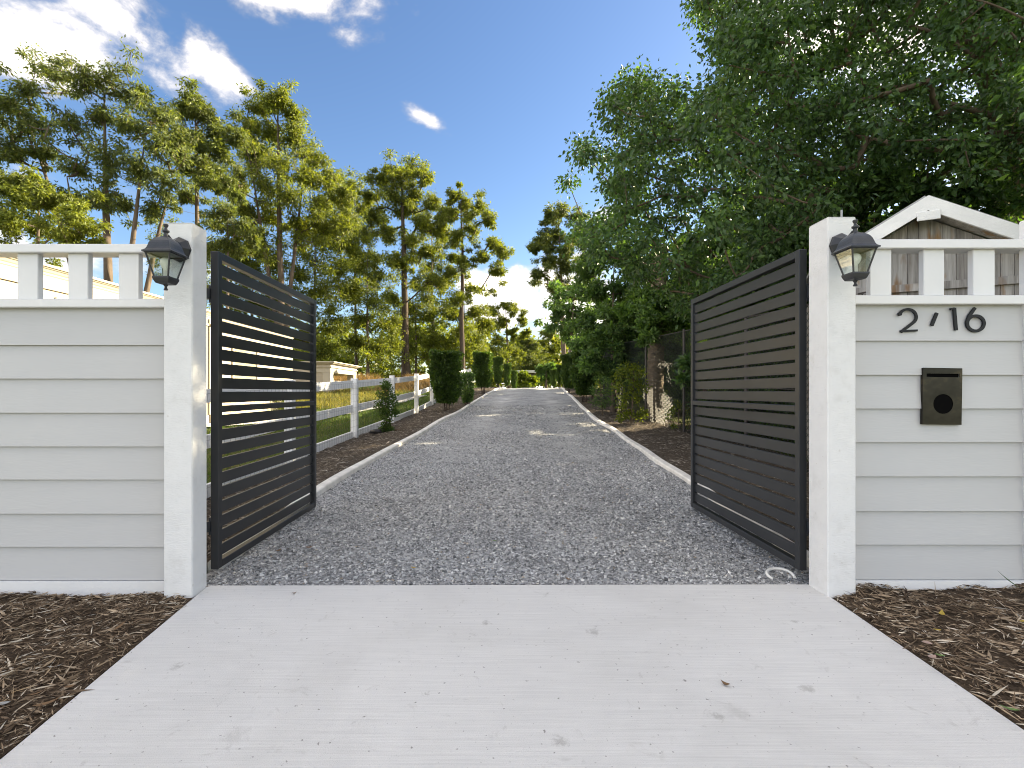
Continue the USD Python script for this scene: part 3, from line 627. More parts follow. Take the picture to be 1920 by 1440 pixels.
flat = lambda x, y: 0 * x
apL = lambda y: np.interp(y, [-2.5, 1.44, 2.728, 2.8], [-1.475, -1.492, -1.64, -1.65])
apR = lambda y: np.interp(y, [-2.5, 1.45, 2.745, 2.8], [1.702, 1.717, 1.812, 1.82])
m, zL = bed("a", apL, lambda y: 0 * y - 3.7, -0.5, 2.72, -0.008, 0.04, 40000, rng, "bark_chip", 0.040, flat)
solo("bark_mulch", m, MAT["bark_chip"], "dark brown shredded bark mulch left of the concrete apron, below the left wall", "mulch", kind="stuff", pieces=5)
m, zR = bed("a", apR, lambda y: 0 * y + 4.0, -0.5, 2.72, 0.016, 0.04, 40000, rng, "bark_chip", 0.040, flat)
solo("bark_mulch", m, MAT["bark_chip"], "dark brown shredded bark mulch right of the concrete apron, below the letterbox wall", "mulch", kind="stuff", pieces=5)
gz = lambda x, y: ground_z(x, y)
m, zBL = bed("a", lambda y: kerb_left(y) - 0.105, lambda y: np.interp(y, [2.7, 9, 14, 27, 40], [-3.05, -2.88, -2.55, -1.3, -0.3]), 2.75, 33, 0.02, 0.12, 24000, rng, "bark_chip_grey", 0.06, gz)
solo("bark_mulch", m, MAT["bark_chip_grey"], "greyish bark mulch strip between the gravel drive and the white rail fence", "mulch", kind="stuff", pieces=5)
m, zBR = bed("a", lambda y: kerb_right(y) + 0.105, lambda y: np.interp(y, [2.7, 16, 40], [4.15, 4.3, 7.0]), 2.75, 33, 0.02, 0.12, 24000, rng, "bark_chip_grey", 0.06, gz)
solo("bark_mulch", m, MAT["bark_chip_grey"], "greyish bark mulch strip between the gravel drive and the chain-link fence", "mulch", kind="stuff", pieces=5)

# neighbour's concrete path across the lawn
pa = np.array([[-12.5, 10.0], [-7.8, 13.2], [-5.7, 15.4], [-4.5, 17.6], [-3.9, 22]])
tt = np.linspace(0, 1, 60)
pc = np.stack([np.interp(tt, np.linspace(0, 1, 5), pa[:, k]) for k in (0, 1)], 1)
for _ in range(6):
    pc[1:-1] = (pc[:-2] + pc[2:] + pc[1:-1]) / 3
d = np.gradient(pc, axis=0)
nrm = np.stack([-d[:, 1], d[:, 0]], 1) / np.linalg.norm(d, axis=1, keepdims=True)
v = []
for k in (-0.85, 0.85):
    q = pc + nrm * k
    v.append(np.stack([q[:, 0], q[:, 1], ground_z(q[:, 0], q[:, 1]) + 0.05], 1))
v = np.vstack(v)
k = np.arange(59)
solo("garden_path", (v, np.vstack([np.stack([k + 1, k, k + 60], 1), np.stack([k + 1, k + 60, k + 61], 1)])), MAT["path_concrete"], kind="structure")


# ------------------------------------------------------------------ foliage
def leaf_cards(p, ln, wd, droop, r, out=None, spread=1.0):
    """Folded pointed leaves of length ln and width wd at the points p."""
    n = len(p)
    d = r.normal(size=(n, 3)) * spread
    if out is not None:
        d += out * 0.9
    d[:, 2] -= droop
    d /= np.linalg.norm(d, axis=1, keepdims=True) + 1e-9
    s = np.cross(d, r.normal(size=(n, 3)))
    s /= np.linalg.norm(s, axis=1, keepdims=True) + 1e-9
    u = np.cross(s, d)
    ln, wd = np.broadcast_to(ln, n)[:, None], np.broadcast_to(wd, n)[:, None]
    mid = p + d * ln * 0.42
    V = np.stack([p, mid + s * wd / 2 + u * wd * 0.18, p + d * ln, mid - s * wd / 2 + u * wd * 0.18], 1)
    F_ = np.array([[0, 1, 2], [0, 2, 3]])
    return V.reshape(-1, 3), (F_[None] + 4 * np.arange(n)[:, None, None]).reshape(-1, 3)


def clump_points(c, rad, n, r, flat=0.7, bias=0.35):
    """n points in each ellipsoid; denser towards the outside and the top."""
    k = len(c)
    d = r.normal(size=(k, n, 3))
    d /= np.linalg.norm(d, axis=2, keepdims=True)
    d[:, :, 2] = d[:, :, 2] * flat + bias * flat * (r.uniform(size=(k, n)) < 0.5) * 0.6
    q = d * np.where(r.uniform(size=(k, n, 1)) < 0.6, r.uniform(size=(k, n, 1)) ** 0.5, np.minimum(np.abs(r.normal(0, 0.75, (k, n, 1))), 1.35)) * rad[:, None, None]
    return (c[:, None] + q).reshape(-1, 3), d.reshape(-1, 3)


def skeleton(trunk, tr, clumps, r, r_tip=0.012, power=0.45, sag=0.12):
    """Grows limbs from the trunk nodes to every clump, nearest first; thickness follows what a limb carries. Returns (trunk mesh, limb mesh)."""
    nodes = [np.array(p, float) for p in trunk]
    parent = [-1] + list(range(len(trunk) - 1))
    top = len(trunk)
    lo = max(1, int(top * 0.33))
    dist = np.linalg.norm(clumps[:, None] - np.array(trunk)[None, lo:], axis=2).min(1)
    chains = []
    for c in clumps[np.argsort(dist)]:
        N = np.array(nodes)
        dv = c - N
        cost = np.linalg.norm(dv, axis=1) + 0.9 * np.maximum(0, -dv[:, 2] + 0.25 * np.hypot(dv[:, 0], dv[:, 1]))
        cost[:lo] += 1e3
        k = int(np.argmin(cost))
        a = N[k]
        ln = np.linalg.norm(c - a)
        ctl = (a + c) / 2 + np.array([0, 0, -sag * ln]) + r.normal(0, 0.05 * ln, 3)
        pts = bezier(a, ctl, c, 4)
        ids = [k]
        for q in pts[1:]:
            nodes.append(q)
            parent.append(ids[-1])
            ids.append(len(nodes) - 1)
        chains.append(ids)
    cnt = np.zeros(len(nodes))
    for ids in chains:
        cnt[ids[-1]] = 1
    for i in range(len(nodes) - 1, 0, -1):
        cnt[parent[i]] += cnt[i]
    rad = r_tip * np.maximum(cnt, 1) ** power
    rad[:top] = tr
    N = np.array(nodes)
    limbs = []
    for ids in chains:
        rr = rad[ids].copy()
        rr[0] = min(rr[0], rr[1] * 1.25)
        limbs.append(tube(N[ids], rr, 5, False))
    return tube(N[:top], rad[:top], 10), join(limbs)


def trunk_line(base, top, n, r, wob=0.02, lean=0.0):
    t = np.linspace(0, 1, n)[:, None]
    p = np.asarray(base) * (1 - t) + np.asarray(top) * t
    h = np.linalg.norm(np.asarray(top) - np.asarray(base))
    w = np.cumsum(r.normal(0, wob * h / n, (n, 3)), 0)
    w[:, 2] = 0
    return p + (w - w[:1])


def lobes_to_clumps(lobes, Y, r, per=7, depth=1.0, frac=0.42, grow=1.0):
    """lobes: (px, py, radius in px[, dY]); each becomes several smaller leaf clumps spread through a ball at its own depth."""
    cs, rs = [], []
    for lb in lobes:
        dy = lb[3] if len(lb) > 3 else 0.0
        R = lb[2] * grow / F * Y
        c = at(lb[0], lb[1], Y + dy + r.uniform(-1, 1) * R * depth)
        for _ in range(per):
            d = r.normal(size=3)
            d /= np.linalg.norm(d)
            cs.append(c + d * R * min(abs(r.normal(0.35, 0.62)), 1.7) * np.array([1, 1, 0.95]))
            rs.append(R * frac * r.uniform(0.6, 1.35))
    return np.array(cs), np.array(rs)


def gum_tree(name, label, cat, Y, px_base, px_top, py_top, lobes, leaf, bark_m, r, r0=0.22, per=7, nleaf=110, ln=0.26, wd=0.10, droop=0.7, group=None, depth=1.0, ground=None, stems=None, frac=0.33, lean_top=0.0):
    """One tree: trunk, branches and crown of separate leaf sprays."""
    x0 = (px_base - VX) / F * Y
    g = float(ground_z(x0, Y)) - 0.1 if ground is None else ground
    base = np.array([x0, Y, g])
    t = thing(name, label, cat, base, group)
    gum = leaf.startswith("gum")
    per, nleaf = int(per * (2.6 if gum else 1.9)), int(nleaf * (1.35 if gum else 0.8))
    c, rad = lobes_to_clumps(lobes, Y, r, per, depth, frac * (1.12 if gum else 1.0), 1.12 if gum else 1.0)
    wd = wd * (0.68 if gum else 1.2)
    ln = ln * (0.72 if gum else 1.0)
    tops = [at(px_top, py_top, Y)] + [at(a, b, Y + dy) for a, b, dy in (stems or [])]
    own = np.argmin(np.stack([np.hypot(c[:, 0] - q[0], (c[:, 2] - q[2]) * 0.35) for q in tops]), 0)
    tms, lms = [], []
    for i, top in enumerate(tops):
        tl = trunk_line(base + np.array([0.12 * i * (-1) ** i, 0.06 * i, 0]), top, 12, r)
        k0 = r0 if i == 0 else r0 * 0.75
        tm, lm = skeleton(tl, np.interp(np.linspace(0, 1, 12), [0, 0.08, 0.6, 1], [k0 * 1.35, k0, k0 * 0.6, k0 * 0.12]), c[own == i] if (own == i).any() else c[:1], r, r_tip=r0 * 0.05)
        tms.append(tm)
        lms.append(lm)
        part(t, "trunk", join([tm, lm]), MAT[bark_m], smooth=True)
    p, d = clump_points(c, rad, nleaf, r)
    k = r.uniform(0.7, 1.3, len(p))
    part(t, "crown", leaf_cards(p, ln * k, wd * k, droop, r, d, 0.7), MAT[leaf], pieces=4)
    return t


# ---------- tall gums on the left, behind the cream house
r = np.random.default_rng(11)
gum_tree("gum_tree", "broad spreading gum tree with many bare limbs, at the far left behind the cream house", "tree", 24, 205, 190, 190,
         [(45, 165, 42), (100, 140, 40), (150, 155, 42), (205, 150, 40), (255, 175, 40), (300, 215, 36), (15, 200, 40), (-40, 190, 50), (60, 225, 34), (130, 230, 40), (190, 220, 42), (240, 240, 42), (290, 275, 40), (330, 265, 30),
          (20, 290, 34), (90, 290, 30), (150, 320, 42), (205, 300, 45), (260, 320, 42), (310, 340, 38), (125, 370, 34), (180, 375, 36), (235, 385, 34), (-60, 300, 60), (290, 395, 26), (-20, 250, 36)],
         "gum_leaf", "gum_bark", r, 0.26, 6, 66, 0.27, 0.10, stems=[(60, 230, 0.8), (270, 260, -0.6), (120, 330, -1.0), (320, 330, 0.5)])
gum_tree("gum_tree", "slim gum tree with a rounded tuft on top, rising above the left gate post", "tree", 26, 374, 368, 185,
         [(368, 192, 30), (350, 205, 24), (385, 215, 26), (405, 235, 24), (345, 250, 30), (375, 275, 32), (415, 285, 28), (350, 315, 26), (385, 340, 30), (420, 345, 24), (355, 370, 20), (440, 262, 24), (330, 290, 22), (400, 320, 24)],
         "gum_leaf", "gum_bark", r, 0.17, 7, 80, 0.26, 0.10)
gum_tree("gum_tree", "tallest gum tree, dense pointed crown with twin stems above the left gate", "tree", 32, 528, 520, 180,
         [(520, 190, 32), (490, 205, 30), (548, 215, 30), (465, 240, 26), (510, 250, 38), (555, 265, 34), (590, 300, 28), (480, 290, 36), (530, 305, 42), (575, 335, 36), (620, 340, 26), (450, 330, 30), (495, 350, 40), (545, 370, 42), (600, 380, 36), (645, 360, 22),
          (460, 390, 32), (510, 410, 38), (560, 420, 38), (610, 425, 32), (440, 430, 26), (480, 450, 30), (650, 420, 30), (470, 260, 24)],
         "gum_leaf_olive", "gum_bark", r, 0.24, 7, 92, 0.30, 0.11, stems=[(572, 300, 0.5), (470, 300, -0.5)])
gum_tree("gum_tree", "open gum tree with a dark straight trunk, left of the drive's middle distance", "tree", 40, 762, 752, 315,
         [(770, 318, 26), (740, 325, 24), (715, 335, 18), (800, 335, 20), (735, 365, 28), (775, 365, 30), (815, 380, 24), (755, 400, 30), (705, 405, 22), (790, 420, 28), (825, 430, 22), (730, 440, 26), (770, 460, 28), (805, 475, 24), (690, 365, 16), (745, 490, 24), (815, 520, 26), (840, 400, 16)],
         "gum_leaf_olive", "dark_bark", r, 0.34, 7, 95, 0.34, 0.12)
gum_tree("gum_tree", "slender gum tree with tufted separate leaf clusters, tallest one nearest the drive on the left", "tree", 38, 868, 866, 372,
         [(870, 385, 24), (895, 390, 20), (850, 365, 14), (915, 415, 20), (840, 400, 20), (880, 425, 24), (855, 445, 22), (925, 460, 20), (940, 475, 16), (905, 480, 20), (870, 490, 20), (930, 510, 14), (845, 510, 20), (890, 540, 22), (860, 560, 20)],
         "gum_leaf_olive", "dark_bark", r, 0.23, 6, 85, 0.32, 0.11)
gum_tree("gum_tree", "small arching gum with drooping leaf tufts at the crest of the drive", "tree", 46, 955, 948, 575,
         [(945, 572, 14), (965, 580, 14), (925, 585, 16), (978, 600, 10), (940, 605, 16), (915, 615, 18), (960, 625, 12), (935, 640, 18), (985, 625, 8), (950, 655, 16), (920, 660, 18), (965, 665, 12)],
         "gum_leaf_olive", "gum_bark", r, 0.16, 6, 80, 0.28, 0.11)
gum_tree("gum_tree", "low bushy sunlit gum at the left edge, in front of the spreading gum", "tree", 19, 70, 75, 350,
         [(40, 375, 34), (90, 370, 34), (140, 395, 30), (20, 420, 36), (70, 425, 36), (125, 440, 32), (-30, 400, 40), (60, 350, 24), (165, 430, 24), (10, 345, 22)],
         "gum_leaf_olive", "gum_bark", r, 0.14, 7, 120, 0.2, 0.08)
gum_tree("gum_tree", "thin grey-green gum with drooping sprays between the left post and the gate", "tree", 22, 425, 425, 360,
         [(430, 395, 24), (405, 420, 22), (455, 425, 22), (420, 455, 24), (395, 470, 20), (450, 470, 22), (440, 365, 16), (475, 445, 16)],
         "gum_leaf", "gum_bark", r, 0.09, 5, 60, 0.24, 0.08)
gum_tree("gum_tree", "gum with a pale thin trunk and loose yellowish crown behind the tall gums", "tree", 44, 985 - 170, 810, 400,
         [(830, 450, 24), (800, 500, 26), (835, 530, 24), (805, 560, 28), (780, 530, 24), (845, 580, 24), (770, 580, 24), (850, 485, 16)],
         "gum_leaf_olive", "pale_bark", r, 0.16, 6, 85, 0.32, 0.11)
# ---------- understorey behind the lawn
under = [
    ("bushy yellow-green tree behind the left gate's top edge", 34, 470, 470, 460, [(440, 480, 36), (480, 470, 34), (515, 495, 34), (455, 520, 38), (500, 535, 38), (430, 555, 34), (480, 570, 38), (525, 560, 32), (450, 610, 36), (505, 615, 34)]),
    ("broad sunlit tree with a forked dark limb right behind the left gate", 36, 590, 590, 400, [(570, 440, 38), (615, 445, 36), (655, 460, 32), (590, 490, 42), (640, 500, 40), (560, 520, 36), (610, 545, 42), (655, 550, 36), (580, 590, 36), (630, 600, 40), (565, 640, 30), (610, 650, 30)]),
    ("olive gum filling the gap between the tallest gum and the open one", 42, 668, 662, 350, [(660, 352, 24), (640, 385, 28), (680, 395, 26), (655, 420, 32), (690, 440, 28), (640, 460, 30), (670, 480, 32), (700, 490, 26)]),
    ("sunlit bushy tree straight behind the cream portico", 38, 690, 688, 480, [(680, 500, 34), (710, 520, 32), (665, 545, 34), (700, 565, 38), (735, 560, 30), (680, 605, 36), (725, 610, 36), (665, 640, 28), (705, 650, 34), (740, 645, 30)]),
    ("olive bushy tree around the foot of the dark straight trunk", 43, 780, 780, 560, [(770, 580, 28), (800, 595, 28), (750, 610, 28), (785, 630, 30), (815, 640, 28), (765, 655, 28), (800, 668, 26)]),
    ("yellow-green bushy tree behind the two nearest clipped shrubs", 42, 870, 870, 560, [(850, 590, 26), (885, 585, 24), (905, 610, 24), (865, 620, 28), (895, 645, 26), (845, 650, 28), (875, 668, 26), (910, 670, 20), (930, 680, 18)]),
    ("pale green tree at the left end of the distant row, seen under the house eave", 40, 330, 330, 430, [(310, 460, 30), (345, 450, 30), (380, 480, 30), (330, 500, 32), (370, 520, 32), (400, 545, 28), (350, 560, 30)]),
]
for lab, Y, pb, pt, pyt, lobes in under:
    gum_tree("bush_tree", lab, "tree", Y, pb, pt, pyt, lobes, "gum_leaf_olive", "gum_bark", r, 0.13, 7, 95, 0.28, 0.12, 0.4)
# ---------- trees on the right
gum_tree("gum_tree", "tall sparse gum at the right of the drive's end, beside the dark fig crown", "tree", 50, 1062, 1050, 400,
         [(1050, 400, 20), (1080, 405, 20), (1030, 410, 14), (1015, 450, 18), (1045, 445, 20), (1075, 450, 22), (1000, 465, 10), (1030, 490, 20), (1060, 500, 22), (1090, 430, 24), (1100, 520, 24), (1030, 465, 22), (1060, 470, 24), (1085, 500, 24), (1010, 515, 16), (1040, 540, 20), (1070, 550, 20), (1100, 480, 20)],
         "gum_leaf", "gum_bark", r, 0.3, 7, 85, 0.4, 0.14)
gum_tree("wattle_tree", "mid green feathery tree at the right of the crest, its bare trunk showing", "tree", 30, 1064, 1075, 560,
         [(1050, 560, 30), (1090, 545, 34), (1040, 595, 26), (1075, 590, 32), (1110, 585, 34), (1060, 625, 22), (1095, 630, 30), (1125, 620, 30), (1130, 560, 30)],
         "wattle_leaf", "gum_bark", r, 0.14, 7, 95, 0.24, 0.09)
gum_tree("wattle_tree", "full green tree behind the chain-link fence, left of the two fence posts", "tree", 14, 1150, 1150, 500,
         [(1110, 500, 44), (1160, 480, 46), (1210, 500, 44), (1120, 550, 44), (1175, 545, 48), (1100, 600, 40), (1150, 600, 46), (1200, 590, 44), (1120, 645, 38), (1165, 650, 40), (1135, 690, 34), (1175, 695, 30), (1105, 680, 28)],
         "wattle_leaf", "gum_bark", r, 0.08, 7, 170, 0.13, 0.05, 0.3)
gum_tree("wattle_tree", "dark green tree behind the chain-link fence, above the ringed palm trunk", "tree", 14.2, 1290, 1270, 480,
         [(1240, 520, 50), (1290, 500, 50), (1340, 520, 50), (1250, 575, 48), (1300, 570, 50), (1350, 590, 46), (1260, 625, 38), (1310, 640, 44), (1350, 660, 40), (1295, 690, 34), (1340, 720, 34), (1210, 600, 44), (1240, 635, 34), (1200, 560, 44), (1215, 645, 26)],
         "fig_leaf", "fig_bark", r, 0.10, 7, 170, 0.12, 0.055, 0.3)
gum_tree("wattle_tree", "leafy branches hanging over the chain-link fence above the palm trunk", "tree", 11.8, 1335, 1290, 520,
         [(1205, 560, 40), (1240, 575, 42), (1215, 610, 40), (1245, 625, 32), (1285, 600, 44), (1310, 560, 44), (1300, 640, 38), (1330, 610, 42), (1180, 590, 34), (1335, 660, 34)],
         "wattle_leaf", "fig_bark", r, 0.08, 7, 150, 0.13, 0.05, 0.3)
hx, hy = 8.0, 13.6
gum_tree("wattle_tree", "tall tree with a raised crown, deep behind the palm trunk", "tree", hy, VX + hx / hy * F, VX + hx / hy * F, VY - (6.0 - EYE) / hy * F,
         [(VX + (hx + dx) / hy * F, VY - (z - EYE) / hy * F, 0.75 / hy * F, dy) for z in (4.7, 5.6, 6.5) for dx, dy in ((-0.9, -0.5), (0.2, -0.9), (-0.2, 0.8), (0.9, 0.3))],
         "fig_leaf", "fig_bark", r, 0.10, 7, 170, 0.13, 0.06, 0.3)
for i, (lab, Y, px, lob) in enumerate([
    ("low green bush tree beyond the right-hand clipped shrubs", 19, 1110, [(1100, 640, 26), (1130, 630, 28), (1115, 670, 28), (1140, 665, 26), (1105, 700, 22), (1135, 700, 24)]),
    ("second low green bush tree, further along the right side of the drive", 25, 1095, [(1080, 650, 22), (1105, 640, 24), (1090, 675, 24), (1110, 680, 22), (1085, 700, 18)]),
    ("dark green bush close behind the right gate's slats", 9.5, 1400, [(1330, 690, 46), (1390, 660, 50), (1450, 640, 50), (1410, 720, 48), (1350, 750, 40), (1460, 720, 46), (1500, 660, 44)])]):
    gum_tree("bush_tree", lab, "tree", Y, px, px, lob[0][1] + 10, lob, ("wattle_leaf", "wattle_leaf", "fig_leaf")[i], "fig_bark", r, 0.06, 7, 150, 0.13, 0.055, 0.3)
for i_, (lab, x, y, hh) in enumerate((("dense dark bush behind the shed and the right wall", 7.2, 8.0, 4.8), ("dense dark bush deeper behind the shed, under the fig", 9.5, 10.5, 4.0), ("dense bush between the chain-link fence and the shed", 5.6, 7.6, 2.6), ("tall dense bush behind the palm trunk", 6.9, 15.2, 6.2), ("tall dense bush beside the chain-link fence, right of the palm", 6.2, 9.7, 4.0), ("tall dense bush further along behind the chain-link fence", 6.6, 18.5, 4.4), ("dense bush near the end of the chain-link fence", 7.2, 22.5, 5.4), ("dense bush between the gate bushes and the palm", 5.3, 8.9, 3.2), ("round bush close behind the chain-link fence, just before the palm", 5.6, 10.2, 3.0), ("tall leafy bush behind the shed roof, left part", 6.8, 9.2, 4.8), ("tall bush behind the chain-link fence, deeper than the palm", 7.9, 10.6, 6.0), ("dense bush past the end of the chain-link fence", 7.8, 27.0, 4.2), ("dense bush between the two bushes nearest the end of the chain-link fence", 7.2, 20.5, 4.3), ("tall dense bush just beyond the palm, behind the others", 8.0, 17.4, 6.4), ("dense bush furthest along the right side, past the fence end", 8.6, 31.5, 4.4), ("dense bush second furthest along the right side", 7.6, 24.8, 4.4), ("dense bush far to the right under the fig's trunk", 11.5, 8.0, 3.2), ("low bush filling the gap beyond the palm", 6.0, 13.4, 3.4), ("low bush beside the drive's far right edge", 5.7, 17.4, 3.6), ("low bush second from the far end of the chain-link fence", 5.9, 19.8, 3.6), ("low bush near the crest on the right", 6.4, 22.6, 3.7), ("last low bush before the crest on the right", 7.0, 26.0, 3.7))):
    z0 = float(ground_z(x, y)) - 0.05
    if i_ == 0:
        g_, hh0 = z0, hh
        lob = [(VX + (x + dx) / y * F, VY - (g_ + z - EYE) / y * F, 0.62 * F / y) for z in np.arange(0.5, hh, 0.75) for dx in (-0.8, 0, 0.8)]
        bush0 = gum_tree("dense_bush", lab, "bush", y, VX + x / y * F, VX + x / y * F, VY - (g_ + hh - EYE) / y * F, lob, "fig_leaf", "fig_bark", r, 0.07, 6, 190, 0.12, 0.055, 0.3, group="dense bushes along the right side")
    else:
        copy(bush0, lab, (x, y, z0), 2.4 * i_, (0.95 + 0.08 * (i_ % 3), 0.95 + 0.06 * (i_ % 4), hh / hh0))
# ---------- distant trees that close the view over the crest
for lab, Y, px, pyt, lob, lm in [
    ("dark distant tree just right of the arching gum at the crest", 70, 990, 640, [(985, 640, 14), (1000, 650, 14), (978, 660, 14), (995, 672, 16), (1010, 680, 14), (985, 692, 16), (1003, 700, 14)], "gum_leaf"),
    ("hazy yellow distant tree in the middle of the gap over the drive", 80, 1030, 625, [(1025, 625, 12), (1040, 635, 14), (1015, 645, 12), (1035, 655, 16), (1020, 668, 14), (1045, 672, 14), (1030, 688, 16), (1050, 690, 12), (1015, 690, 12)], "gum_leaf_olive"),
    ("rounded green distant bush to the right in the gap over the drive", 48, 1024, 690, [(1015, 692, 11), (1030, 690, 12), (1022, 706, 12), (1036, 708, 10), (1010, 710, 9)], "wattle_leaf"),
    ("bright lime-green bush at the end of the drive", 44, 986, 706, [(978, 714, 10), (990, 709, 10), (1000, 716, 9), (985, 722, 9)], "lime_leaf"),
]:
    gum_tree("distant_tree", lab, "tree", Y, px, px, pyt + 4, lob, lm, "gum_bark", r, 0.16, 7, 80, 0.36, 0.15, 0.4)

# far wood that closes the horizon, reads as one mass
n = 1000
wx = r.uniform(-110, 120, n)
wy = 88 + 14 * r.uniform(-1, 1, n) + 0.0006 * wx ** 2
wz = ground_z(wx, wy) + 0.4 + (7.5 + 4.5 * meshkit.noise(np.stack([wx / 9, 0 * wx, 0 * wx], -1), 2)) * r.uniform(0, 1, n) ** 0.8
p, d = clump_points(np.stack([wx, wy, wz], 1), r.uniform(1.6, 3.0, n), 80, r)
solo("distant_wood", leaf_cards(p, 0.9, 0.45, 0.3, r, d), MAT["gum_leaf_olive"], "far belt of bush closing the view behind all the trees", "wood", kind="stuff", pieces=4)

# ---------- the big fig that hangs over the right-hand wall
outline = sg.Polygon([(1318, -230), (1300, 10), (1322, 70), (1338, 120), (1330, 175), (1295, 200), (1268, 150), (1230, 128), (1160, 134), (1124, 172), (1114, 222), (1150, 252), (1084, 268), (1078, 292), (1128, 322), (1120, 340), (1054, 336), (1066, 364), (1160, 384), (1150, 404), (1074, 420), (1072, 446),
                      (1110, 470), (1130, 520), (1180, 560), (1290, 585), (1420, 530), (1520, 480), (1640, 410), (1760, 385), (1880, 440), (2050, 420), (2250, 300), (2250, -230)])
r = np.random.default_rng(5)
cs, rs = [], []
for Y0, Yj, step in ((10.2, 0.4, 42), (9.4, 0.5, 42), (8.2, 0.7, 46), (6.9, 0.7, 52)):
    for px in np.arange(1050, 2240, step):
        for py in np.arange(-225, 600, step):
            q = (px + r.uniform(-0.5, 0.5) * step, py + r.uniform(-0.5, 0.5) * step)
            rad_px = 0.36 / Y0 * F
            if not outline.buffer(-rad_px * (0.15 if q[0] < 1400 else 0.5)).contains(sg.Point(q)):
                continue
            if (Y0 < 8 and q[0] < 1330) or (Y0 > 10 and q[0] > 1420):
                continue
            hole = meshkit.noise(np.array([[q[0] / 95.0, q[1] / 80.0, Y0 * 0.35]]), 9)[0]
            if hole > (0.63 if q[0] < 1500 else 0.70) or (q[1] > 330 and q[0] > 1560 and hole > 0.42):
                continue
            cs.append(at(q[0], q[1], Y0 + r.uniform(-Yj, Yj)))
            rs.append(0.36 * r.uniform(0.75, 1.35))
# the crown goes on to the right of the picture, where it shades the gateway
for _ in range(900):
    Y0 = r.uniform(2.2, 7.5)
    X0 = r.uniform(max(1.26 * Y0, 4.4), 11)
    Z0 = r.uniform(1.2, 5)
    if ((X0 - 7.4) / 3.2) ** 2 + ((Y0 - 4.4) / 2.6) ** 2 + ((Z0 - 3.0) / 1.8) ** 2 < 1:
        cs.append(np.array([X0, Y0, Z0]))
        rs.append(0.5 * r.uniform(0.75, 1.3))
cs, rs = np.array(cs), np.array(rs)
fb = at(1885, 560, 9.4)
fb[2] = float(ground_z(fb[0], 9.4)) - 0.1
t = thing("fig_tree", "huge dark green fig tree overhanging the right-hand wall and the shed", "tree", fb)
tl = np.array([fb, fb + (-0.05, 0, 1.0), fb + (-0.1, -0.1, 2.0), at(1890, 420, 9.3), at(1905, 330, 9.1), at(1900, 240, 8.9), at(1860, 150, 8.6), at(1820, 60, 8.4), at(1800, -40, 8.3)])
tm, lm = skeleton(tl, np.array([0.55, 0.45, 0.40, 0.36, 0.32, 0.27, 0.2, 0.14, 0.08]), cs, r, 0.0085, 0.45, 0.06)
part(t, "trunk", tm, MAT["fig_bark"], smooth=True)
part(t, "branches", lm, MAT["fig_bark"], smooth=True)
p, d = clump_points(cs, rs, 185, r, 0.8, 0.2)
k = r.uniform(0.55, 1.35, len(p))
part(t, "crown", leaf_cards(p, 0.088 * k, 0.050 * k, 0.9, r, d, 0.8), MAT["fig_leaf"], pieces=4)

# ------------------------------------------------------------------ clipped shrubs along the drive
def clipped_shrub(label, loc, w, h, r, group, stem=0.28, leafm="hedge_leaf", n=13000, ln=0.088):
    t = thing("clipped_shrub", label, "shrub", loc, group)
    z = r.uniform(0, 1, n)
    prof = np.interp(z, [0, 0.12, 0.35, 0.8, 0.97, 1.0], [0.45, 0.72, 0.92, 1.0, 0.97, 0.9])
    a = r.uniform(0, 2 * np.pi, n)
    sq = 1 / np.maximum(np.abs(np.cos(a)), np.abs(np.sin(a))) ** 0.5
    rr = np.where(r.uniform(size=n) < 0.62, r.uniform(0.78, 1.06, n), r.uniform(0.1, 0.95, n) ** 0.7)
    lump = 1 + 0.30 * (meshkit.noise(np.stack([a * 1.6, z * 5, 0 * z], -1), 31) - 0.5) * 2 + 0.22 * (meshkit.noise(np.stack([np.cos(a) * 4, np.sin(a) * 4, z * 11], -1), 33) - 0.5)
    x, y = np.cos(a) * sq * prof * rr * lump * w / 2 * 0.92, np.sin(a) * sq * prof * rr * lump * w / 2 * 0.92
    zz = stem + z * (h - stem)
    tops = r.uniform(size=n) < 0.2
    zz[tops] = h - np.abs(r.normal(0, 0.05, tops.sum())) + 0.10 * (meshkit.noise(np.stack([x[tops] * 6, y[tops] * 6, 0 * x[tops]], -1), 34) - 0.35)
    p = np.stack([x, y, zz], 1)
    d = np.stack([np.cos(a), np.sin(a), 0.4 + 0 * a], 1)
    part(t, "foliage", leaf_cards(p, ln * r.uniform(0.7, 1.3, n), ln * 0.6, 0.0, r, d, 1.0), MAT[leafm], local=True, pieces=4)
    st = [tube([(dx, dy, -0.05), (dx * 1.5, dy * 1.5, stem), (dx * 3, dy * 3, h * 0.75)], [0.025, 0.02, 0.008], 6) for dx, dy in ((0, 0.02), (0.05, -0.02), (-0.05, 0))]
    part(t, "stem", join(st), MAT["dark_bark"], local=True, smooth=True)
    return t


r = np.random.default_rng(23)
G1, G2 = "clipped shrubs along the left side of the drive", "clipped shrubs along the right side of the drive"


def on_bed(px, Y):
    x = (px - VX) / F * Y
    return np.array([x, Y, float(ground_z(x, Y)) + 0.0])


